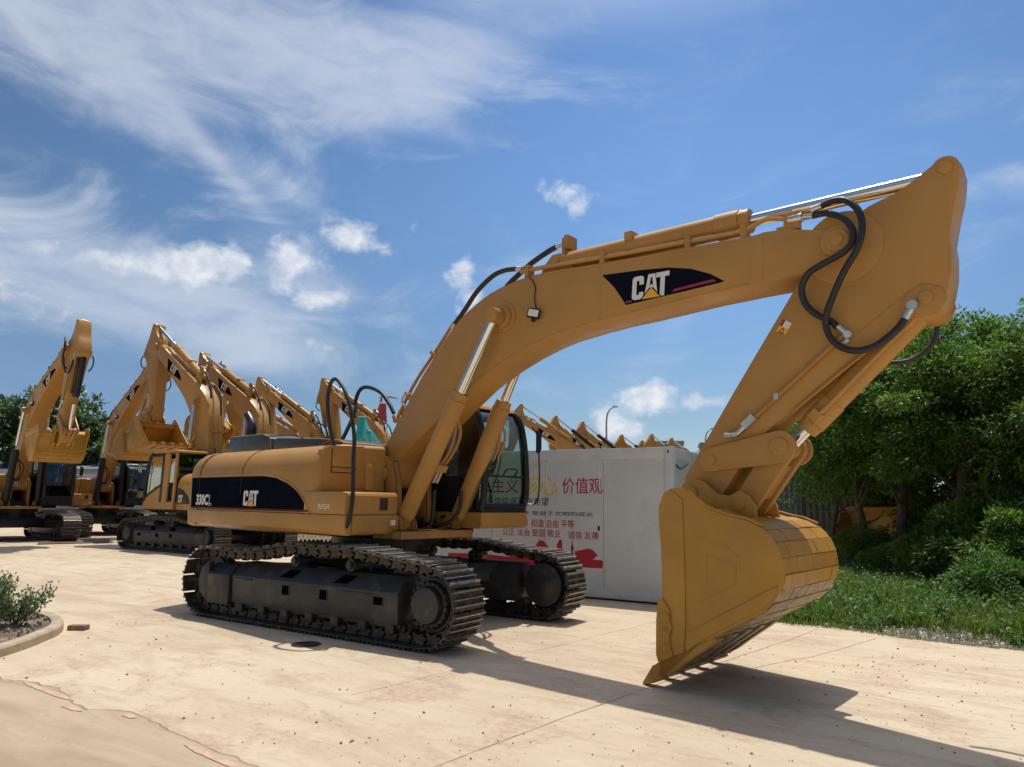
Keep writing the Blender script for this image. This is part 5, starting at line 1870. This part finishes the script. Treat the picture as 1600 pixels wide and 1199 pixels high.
r = random.Random(77)
vs, fs = [], []
for k in range(42000):
    x = r.uniform(4.3, 10.4); e = edge_y(x)
    dd = (r.random() ** 1.6) * 7.5
    y = e + dd - .10
    if dd < .25 and r.random() < .55: continue
    dens = noise.noise(Vector((x * 1.1, y * 1.1, 3)))
    if dens < -.25 and r.random() < .75: continue
    if 6.1 < x < 7.5 and dd < .6 and r.random() < .9: continue
    base = Vector((x, y, vz(x, y, dd)))
    hh = r.uniform(.07, .20) * (1 + .9 * max(0, dens)) * min(1, .35 + dd * .9)
    a = r.uniform(0, 6.28)
    lean = Vector((math.cos(a), math.sin(a), 0)) * hh * r.uniform(.1, .7)
    wv = Vector((-math.sin(a), math.cos(a), 0)) * r.uniform(.004, .010)
    k0 = len(vs)
    mid = base + lean * .4 + Vector((0, 0, hh * .6)); tip = base + lean + Vector((0, 0, hh))
    vs += [base - wv, base + wv, mid + wv * .8, mid - wv * .8, tip]
    fs += [(k0, k0 + 1, k0 + 2, k0 + 3), (k0 + 3, k0 + 2, k0 + 4)]
me = bpy.data.meshes.new('grass'); me.from_pydata([tuple(v) for v in vs], [], fs); me.materials.append(GRASSM)
o = bpy.data.objects.new('grass', me); COL.objects.link(o); o['kind'] = 'stuff'
# broad leaved ground cover
vs, fs = [], []
for k in range(15000):
    x = r.uniform(4.4, 10.2); e = edge_y(x)
    dd = .12 + (r.random() ** 1.5) * 6.0
    y = e + dd
    dens = noise.noise(Vector((x * 1.6, y * 1.6, 13)))
    if dens < .0 and r.random() < .7: continue
    if 6.1 < x < 7.4 and dd < .5 and r.random() < .9: continue
    hh = r.uniform(.03, .30) * min(1, .3 + dd * .7) * (1 + max(0, dens))
    c = Vector((x, y, vz(x, y, dd) + hh * .8))
    ld = (rvec(r) + Vector((0, 0, .25))).normalized(); nn = Vector((0, 0, 1)) + rvec(r) * .5; nn = (nn - ld * nn.dot(ld)).normalized()
    leaf_quad(vs, fs, c, ld, nn, r.uniform(.05, .12), r.uniform(.022, .05))
me = bpy.data.meshes.new('ground_cover'); me.from_pydata([tuple(v) for v in vs], [], fs); me.materials.append(WEED)
o = bpy.data.objects.new('ground_cover', me); COL.objects.link(o); o['kind'] = 'stuff'


def weed(x, y, seed, h, lab):
    r = random.Random(seed)
    st = MB().m(WEED)
    vs, fs = [], []
    for s_ in range(3):
        a = r.uniform(0, 6.28)
        b0 = Vector((r.gauss(0, .05), r.gauss(0, .05), 0)); e = Vector((math.cos(a) * .12, math.sin(a) * .12, h * r.uniform(.75, 1)))
        st.tube([b0, b0.lerp(e, .5) + rvec(r) * .02, e], [.008 * (1 - .7 * i / 12) for i in range(13)], n=5)
        n = int(h * 55)
        for j in range(n):
            t = .15 + .85 * j / n
            aa = j * 2.4
            ld = Vector((math.cos(aa), math.sin(aa), .55)).normalized()
            nn = Vector((0, 0, 1)) - ld * ld.z; nn.normalize()
            leaf_quad(vs, fs, b0.lerp(e, t), ld, nn, .13 * (1.15 - t * .6) * r.uniform(.8, 1.2), .022)
    t_ = empty('weed_plant', (x, y, .05)); tag(t_, lab, 'weed', 'tall weeds on the verge')
    st.obj('stem', t_)
    me = bpy.data.meshes.new('foliage'); me.from_pydata([tuple(v) for v in vs], [], fs); me.materials.append(WEED)
    o = bpy.data.objects.new('foliage', me); COL.objects.link(o); o.parent = t_
for i, (x, y, h, lab) in enumerate([(7.62, 5.2, 1.25, 'tallest pale green weed in front of the dark trees'), (7.82, 4.7, .75, 'bright green weed right of the tallest one'), (7.4, 5.7, .85, 'weed left of the tallest pale one'),
                                   (6.75, 4.0, .50, 'short weed above the pale rubble'), (7.1, 5.0, .6, 'weed in the middle of the verge'), (8.1, 5.4, 1.0, 'weed at the right edge of the view'), (6.0, 4.6, .4, 'low weed near the sunlit grass')]):
    weed(x, y, 90 + i, h, lab)
# pale rubble along the verge edge
mb = MB().m(mat('rubble', (.47, .43, .36), .9, var=.25, vscale=10, bump=.5))
for k in range(900):
    x = r.gauss(6.9, .5) if r.random() < .75 else r.uniform(4.9, 9.0)
    y = edge_y(x) + abs(r.gauss(0, .32)) - .08
    s = min(.06, .014 * math.exp(r.gauss(0, .6)))
    u = [Vector((math.cos(a), math.sin(a), 0)) * s * r.uniform(.6, 1.3) for a in (0, 1.2, 2.4, 3.7, 5.0)]
    z0 = vz(x, y, max(0, y - edge_y(x)))
    vs = [(x + a.x, y + a.y, z0 - .01) for a in u] + [(x + a.x * .55, y + a.y * .55, z0 + s * r.uniform(.5, 1)) for a in u]
    mb.add(vs, [(i, (i + 1) % 5, (i + 1) % 5 + 5, i + 5) for i in range(5)] + [(5, 6, 7, 8, 9)])
mb.obj('rubble', kind='stuff')

# ================================================================== CONTAINER OFFICE
KY = .04963
ct = empty('site_container', (3.0723, 3.6746, 0), KY)
tag(ct, 'white panel container with red and yellow lettering behind the front excavator', 'container')
PANEL = mat('white_panel', (.60, .65, .67), .45, var=.05, vscale=1.2, dirt=(.40, .39, .36), dirt_amt=.35, dscale=1.4, bump=.03, bscale=8)
PFR = mat('container_frame_paint', (.62, .66, .67), .42, var=.05, vscale=2, dirt=(.36, .34, .31), dirt_amt=.4, dscale=2.5)
L_, W_, H_ = 6.05, 2.45, 2.64
mb = MB().m(PANEL)
x = -.13
n = 5
pw = (L_ - .26) / n
for i in range(n):                # front and back panels with a joint between each
    xa = -.13 - i * pw
    mb.box(xa - pw + .004, xa - .004, .03, .08, .16, 2.45)
    mb.box(xa - pw + .004, xa - .004, W_ - .08, W_ - .03, .16, 2.45)
for i in range(2):
    ya = .13 + i * (W_ - .26) / 2
    mb.box(-.08, -.03, ya + .004, ya + (W_ - .26) / 2 - .004, .16, 2.45)
    mb.box(-L_ + .03, -L_ + .08, ya + .004, ya + (W_ - .26) / 2 - .004, .16, 2.45)
mb.m(JOINT)
mb.box(-L_ + .09, -.09, .09, W_ - .09, .12, 2.46)
wall = mb.obj('wall_panel', ct)
mb = MB().m(PFR)
for xx in (-.15, -L_ + .0):
    for yy in (0, W_ - .15):
        mb.box(xx, xx + .15, yy, yy + .15, .02, H_)
split_objs(mb, 'corner_post', ct, .0, bevel=.008)
mb = MB().m(PFR)
mb.box(-L_ + .15, -.15, .012, .14, 2.44, H_ - .012)
mb.box(-L_ + .15, -.15, W_ - .14, W_ - .012, 2.44, H_ - .012)
mb.box(-.14, -.012, .15, W_ - .15, 2.44, H_ - .012)
mb.box(-L_ + .012, -L_ + .14, .15, W_ - .15, 2.44, H_ - .012)
mb.obj('roof_beam', ct, bevel=.006)
mb = MB().m(PFR)
mb.box(-L_ + .14, -.14, .14, W_ - .14, H_ - .06, H_ - .02)
mb.obj('roof', ct)
mb = MB().m(PFR)
mb.box(-L_ + .15, -.15, .015, .14, .035, .17)
mb.box(-.14, -.015, .15, W_ - .15, .035, .17)
mb.obj('floor_beam', ct, bevel=.006)
mb = MB().m(WHITE)
for xx, za, zb in ((-2.44, 1.95, 2.40), (-1.37, 1.9, 2.40)):      # strips of lifted sealant
    mb.box(xx, xx + .03, .026, .030, za, zb)
    mb.box(xx - .07 if xx < -2 else xx - .09, xx + .0, .026, .030, zb - .03, zb)
mb.m(BLACK)
mb.box(-1.40, -1.36, .026, .030, 1.18, 1.26)
mb.box(-.10, -.07, -.002, .0, 2.53, 2.57)
mb.tube([(-.0, .16, 2.33), (.03, .3, 2.27), (.03, .5, 2.30), (.03, .8, 2.38)], .014, n=6)
split_objs(mb, 'sealant_strip', ct, .012)
SR = mat('wall_red_paint', (.42, .018, .035), .6, var=.08, vscale=6)
SY = mat('wall_yellow_paint', (.74, .56, .03), .6, var=.06, vscale=6)
SB = mat('wall_blue_paint', (.05, .06, .14), .6, var=.1, vscale=6)
def sign(body, x0, x1, z0, z1, material, off, name='wall_lettering', slant=0.0, hs=1.0):
    """lettering fitted into x0..x1, z0..z1 of the front wall"""
    tv, tf = text_verts(body, 1.0, 1.0, off)
    w_ = max(a for a, b_ in tv); lo = min(b_ for a, b_ in tv); hi = max(b_ for a, b_ in tv)
    mb = MB().m(material)
    mb.add([(x0 + a / w_ * (x1 - x0), .0265, z0 + (b_ - lo) / (hi - lo) * (z1 - z0)) for a, b_ in tv], tf)
    return mb.obj(name, ct)
sign('社会主义', -4.25, -3.02, 1.83, 2.10, SR, .004)
sign('核心', -2.96, -2.20, 1.78, 2.17, SY, .004)
sign('价值观', -2.10, -1.31, 1.82, 2.11, SR, .004)
sign('人民有信仰 民族有希望', -4.05, -2.38, 1.60, 1.75, SB, .004)
sign('民族的进步 受益于文明的成长', -3.55, -1.48, 1.42, 1.50, SB, .004)
sign('富强 民主 文明', -3.95, -2.82, 1.215, 1.345, SR, .004)
sign('和谐 自由 平等', -2.74, -1.86, 1.20, 1.35, SR, .004)
sign('公正 法治 爱国 敬业', -3.36, -2.13, 1.03, 1.17, SR, .004)
sign('诚信 友善', -1.98, -1.38, 1.02, 1.16, SR, .004)
mb = MB().m(SR)
def shp(p_):
    mb.add([(a, .0262, b_) for a, b_ in p_], [tuple(range(len(p_)))])
shp([(-3.55, .80), (-3.42, .84), (-3.385, .99), (-3.35, .84), (-3.24, .80), (-3.24, .72), (-3.55, .72)])
shp([(-2.66, .70), (-2.64, .88), (-2.56, .97), (-2.48, .96), (-2.38, .86), (-2.37, .70), (-2.45, .70), (-2.46, .78), (-2.52, .82), (-2.57, .78), (-2.58, .70)])
shp([(-2.16, .98), (-2.12, 1.0), (-2.10, .98), (-2.09, .78), (-2.03, .74), (-2.03, .69), (-2.2, .69), (-2.2, .9)])
shp([(-1.90, 1.04), (-1.88, .9), (-1.86, .86), (-1.88, .80), (-1.87, .66), (-1.92, .66), (-1.91, .80), (-1.93, .86), (-1.91, .9)])
shp([(-1.84, .80), (-1.58, .86), (-1.50, .84), (-1.40, .75), (-1.50, .67), (-1.32, .67), (-1.30, .65), (-1.31, .54), (-1.33, .53), (-2.1, .53), (-2.1, .62), (-1.84, .66)])
shp([(-4.6, .40), (-4.6, .64), (-4.1, .66), (-4.0, .76), (-3.8, .66), (-3.2, .64), (-2.9, .70), (-2.7, .62), (-2.12, .60), (-2.12, .40)])
mb.obj('wall_painting', ct)

# ================================================================== OTHER STRUCTURES
CORR = mat('grey_cladding', (.11, .125, .12), .6, var=.08, vscale=2)
wl = empty('grey_shed', (0, 0, 0))
tag(wl, 'grey clad shed wall in the shade between the container and the trees', 'shed')
mb = MB().m(CORR)
pts = []
nn = 90
for i in range(nn + 1):
    t_ = i / nn
    pts.append((-2.6 + 8.6 * t_, 17.6 + .6 * t_ + (.02 if i % 2 else -.02)))
vs = [(a, b_, 0.05) for a, b_ in pts] + [(a, b_, 3.4) for a, b_ in pts]
mb.add(vs, [(i, i + 1, i + nn + 2, i + nn + 1) for i in range(nn)])
mb.add([(-2.6, 17.6, .05), (-2.6, 17.6, 3.4), (-2.6, 23, 3.4), (-2.6, 23, .05)], [(0, 1, 2, 3)])
mb.add([(-2.7, 17.4, 3.4), (6.1, 18.0, 3.4), (6.1, 24, 4.1), (-2.7, 23.5, 4.1)], [(0, 1, 2, 3)])
mb.obj('wall', wl)
for x_, z_ in ((.3, 0), (2.6, 0)):
    mb = MB().m(BLACK)
    mb.box(x_, x_ + .09, 17.5, 17.58, 0, 3.3)
    mb.obj('wall_post', wl)
mb = MB().m(CORR)
for z_ in (.9, 1.5, 2.1, 2.7):
    mb.box(-2.6, 6.0, 17.50, 17.56, z_, z_ + .03, )
mb.obj('wall_rail', wl)
mb = MB().m(RUBBER)
mb.tube([(.3, 17.4, 2.5), (2.0, 16.2, 1.9), (4.0, 15.4, 1.75)], .02, n=6)
tag(mb.obj('cable'), 'dark cable sagging from the shed wall towards the trees', 'cable')
# loader bucket parked behind the trees
lb = MB().m(YEL)
prof = [(0, .05), (.9, 0), (1.05, .15), (1.1, .6), (1.0, 1.05), (.7, 1.25), (.55, 1.2), (.85, .95), (.93, .6), (.85, .25), (.1, .12)]
lb.prism([(a, b_) for a, b_ in prof], -1.4, 1.4, 'y')
lb.prism([(0, .05), (.9, 0), (1.1, .6), (.7, 1.25), (.4, 1.0)], -1.44, -1.4, 'y')
lb.prism([(0, .05), (.9, 0), (1.1, .6), (.7, 1.25), (.4, 1.0)], 1.4, 1.44, 'y')
o = lb.obj('loader_bucket', bevel=.01)
o.location = (4.55, 16.6, .28); o.rotation_euler = (0, 0, R(60)); o.scale = (1.1, .85, 1.15)
tag(o, 'wide yellow loader bucket lying behind the tree trunks', 'loader bucket')

GB = mat('pale_render', (.19, .21, .23), .8, var=.04, vscale=.3)
WIN = mat('dark_window', (.05, .06, .07), .15)
def block(name, x, y, rz, w_, d_, h_, rows, cols, label):
    r_ = empty(name, (x, y, 0), rz); tag(r_, label, 'building')
    mb = MB().m(GB); mb.box(-w_ / 2, w_ / 2, 0, d_, 0, h_); mb.obj('wall', r_)
    mb = MB().m(GB); mb.box(-w_ / 2 - .2, w_ / 2 + .2, -.2, d_ + .2, h_, h_ + .35); mb.obj('roof', r_)
    for i in range(rows):
        for j in range(cols):
            mb = MB().m(WIN)
            cx_ = -w_ / 2 + (j + .5) * w_ / cols; cz_ = h_ - 1.9 - i * 3.1
            mb.box(cx_ - .7, cx_ + .7, -.03, .02, cz_ - .7, cz_ + .7)
            mb.obj('window', r_)
block('far_building', -35.2, 107.5, R(20), 5.9, 8, 12.2, 3, 3, 'grey flat roofed building far off above the container corner')
block('far_building', -30.0, 118, R(20), 4.5, 8, 12.6, 3, 2, 'second grey building, farther and mostly hidden by a tree')
# white shed with a pitched roof on the far left
sh = empty('white_shed', (-53.7, 24.6, 0), R(-35)); tag(sh, 'pale shed gable rising between the far left trees and the next boom', 'shed')
mb = MB().m(mat('white_cladding', (.62, .63, .64), .6, var=.05))
mb.prism([(-4, 0), (5, 0), (5, 6.4), (1, 7.6), (-4, 4.6)], 0, 10, 'x')
mb.obj('wall', sh)
mb = MB().m(CHARC)
mb.prism([(-4.3, 4.5), (1, 7.7), (5.3, 6.4), (5.3, 6.6), (1, 7.9), (-4.3, 4.7)], -.3, 10.3, 'x')
mb.obj('roof', sh)
hs = empty('low_house', (-41.5, 23.5, 0), R(-25)); tag(hs, 'house with a dark tiled roof between the raised booms', 'house')
mb = MB().m(GB); mb.box(0, 7, 0, 5, 0, 4.6); mb.obj('wall', hs)
mb = MB().m(mat('dark_tile', (.05, .055, .065), .6, var=.2, vscale=5)); 
for i in range(9):
    z0 = 4.5 + i * .19; y0_ = -.4 + i * .33
    mb.box(-.4, 7.4, y0_, y0_ + .4, z0, z0 + .2)
mb.obj('roof', hs)
wh = empty('long_shed', (-62, 10, 0), R(15)); tag(wh, 'long low pale shed behind the leftmost machines', 'shed')
mb = MB().m(mat('dull_cladding', (.30, .31, .32), .7, var=.1, vscale=.5)); mb.box(0, 34, 0, 6, 0, 3.2); mb.obj('wall', wh)
mb = MB().m(GB); mb.prism([(-.4, 3.2), (6.4, 3.2), (6.4, 3.4), (3, 3.9), (-.4, 3.4)], -.4, 34.4, 'x'); mb.obj('roof', wh)

for i, (x, y, k, rz, s_, lab) in enumerate([(5.0, 12.0, 0, 1, .75, 'low dark bush hiding the foot of the loader bucket'), (6.1, 11.2, 1, 4, .7, 'low green bush between the first two trunks'), (7.9, 6.9, 1, 0, .8, 'pale green bush behind the tallest weed')]):
    b_ = bpy.data.objects.new('bush', BU[k]); COL.objects.link(b_)
    b_.location = (x, y, 0); b_.rotation_euler = (0, 0, rz); b_.scale = (s_, s_, s_)
    tag(b_, lab, 'bush', 'bushes under the trees')

POLE = mat('galvanised_pole', (.33, .35, .37), .45, metal=.6, var=.08)
def lamp(x, y, h, arm, rz, label, style=0):
    r_ = empty('street_lamp', (x, y, 0), rz); tag(r_, label, 'street lamp', 'street lamps over the yard')
    mb = MB().m(POLE)
    if style == 0:
        mb.cyl((0, 0, 0), (0, 0, h), .11, .08, n=10)
        mb.obj('pole', r_)
        mb = MB().m(POLE); mb.cyl((0, 0, h - .05), (arm * .55, 0, h - .05), .05, .04, n=8); mb.obj('arm', r_)
        mb = MB().m(POLE); mb.prism([(arm * .5, h - .12), (arm, h - .20), (arm, h - .13), (arm * .5, h)], -.12, .12, 'y'); mb.obj('lamp_head', r_)
    else:
        mb.tube([(0, 0, 0), (0, 0, h * .6), (0, 0, h * .86), (arm * .2, 0, h * .96), (arm * .7, 0, h)], [.10 - .05 * i / 24 for i in range(25)], n=10)
        mb.obj('pole', r_)
        mb = MB().m(POLE); mb.prism([(arm * .65, h - .05), (arm * 1.1, h - .02), (arm * 1.15, h + .03), (arm * .65, h + .10)], -.14, .14, 'y'); mb.obj('lamp_head', r_)
lamp(-24.42, 25.5, 8.4, 1.1, R(20), 'dark street lamp with a straight arm beside the red machine', 0)
lamp(-18.35, 47.2, 10.0, .9, R(25), 'tall curved street lamp standing over the excavator row', 1)
lamp(-14.2, 61.8, 9.3, .9, R(25), 'distant street lamp just left of the stick', 1)

# ribbed hose drum standing behind the near track
mb = MB().m(mat('ribbed_duct', (.62, .58, .52), .5, metal=.4, var=.12, vscale=12))
n = 9
mb.cyl((0, 0, 0), (.78, 0, 0), .17, n=24)
for k in range(n):
    a = k * .088
    mb.cyl((a, 0, 0), (a + .02, 0, 0), .19, .235, n=28)
    mb.cyl((a + .02, 0, 0), (a + .042, 0, 0), .235, .19, n=28)
o = mb.obj('ribbed_pipe')
o.location = (-4.98, 2.64, .97); o.rotation_euler = (0, 0, R(50))
tag(o, 'pale ribbed pipe seen under the house of the front excavator', 'pipe')
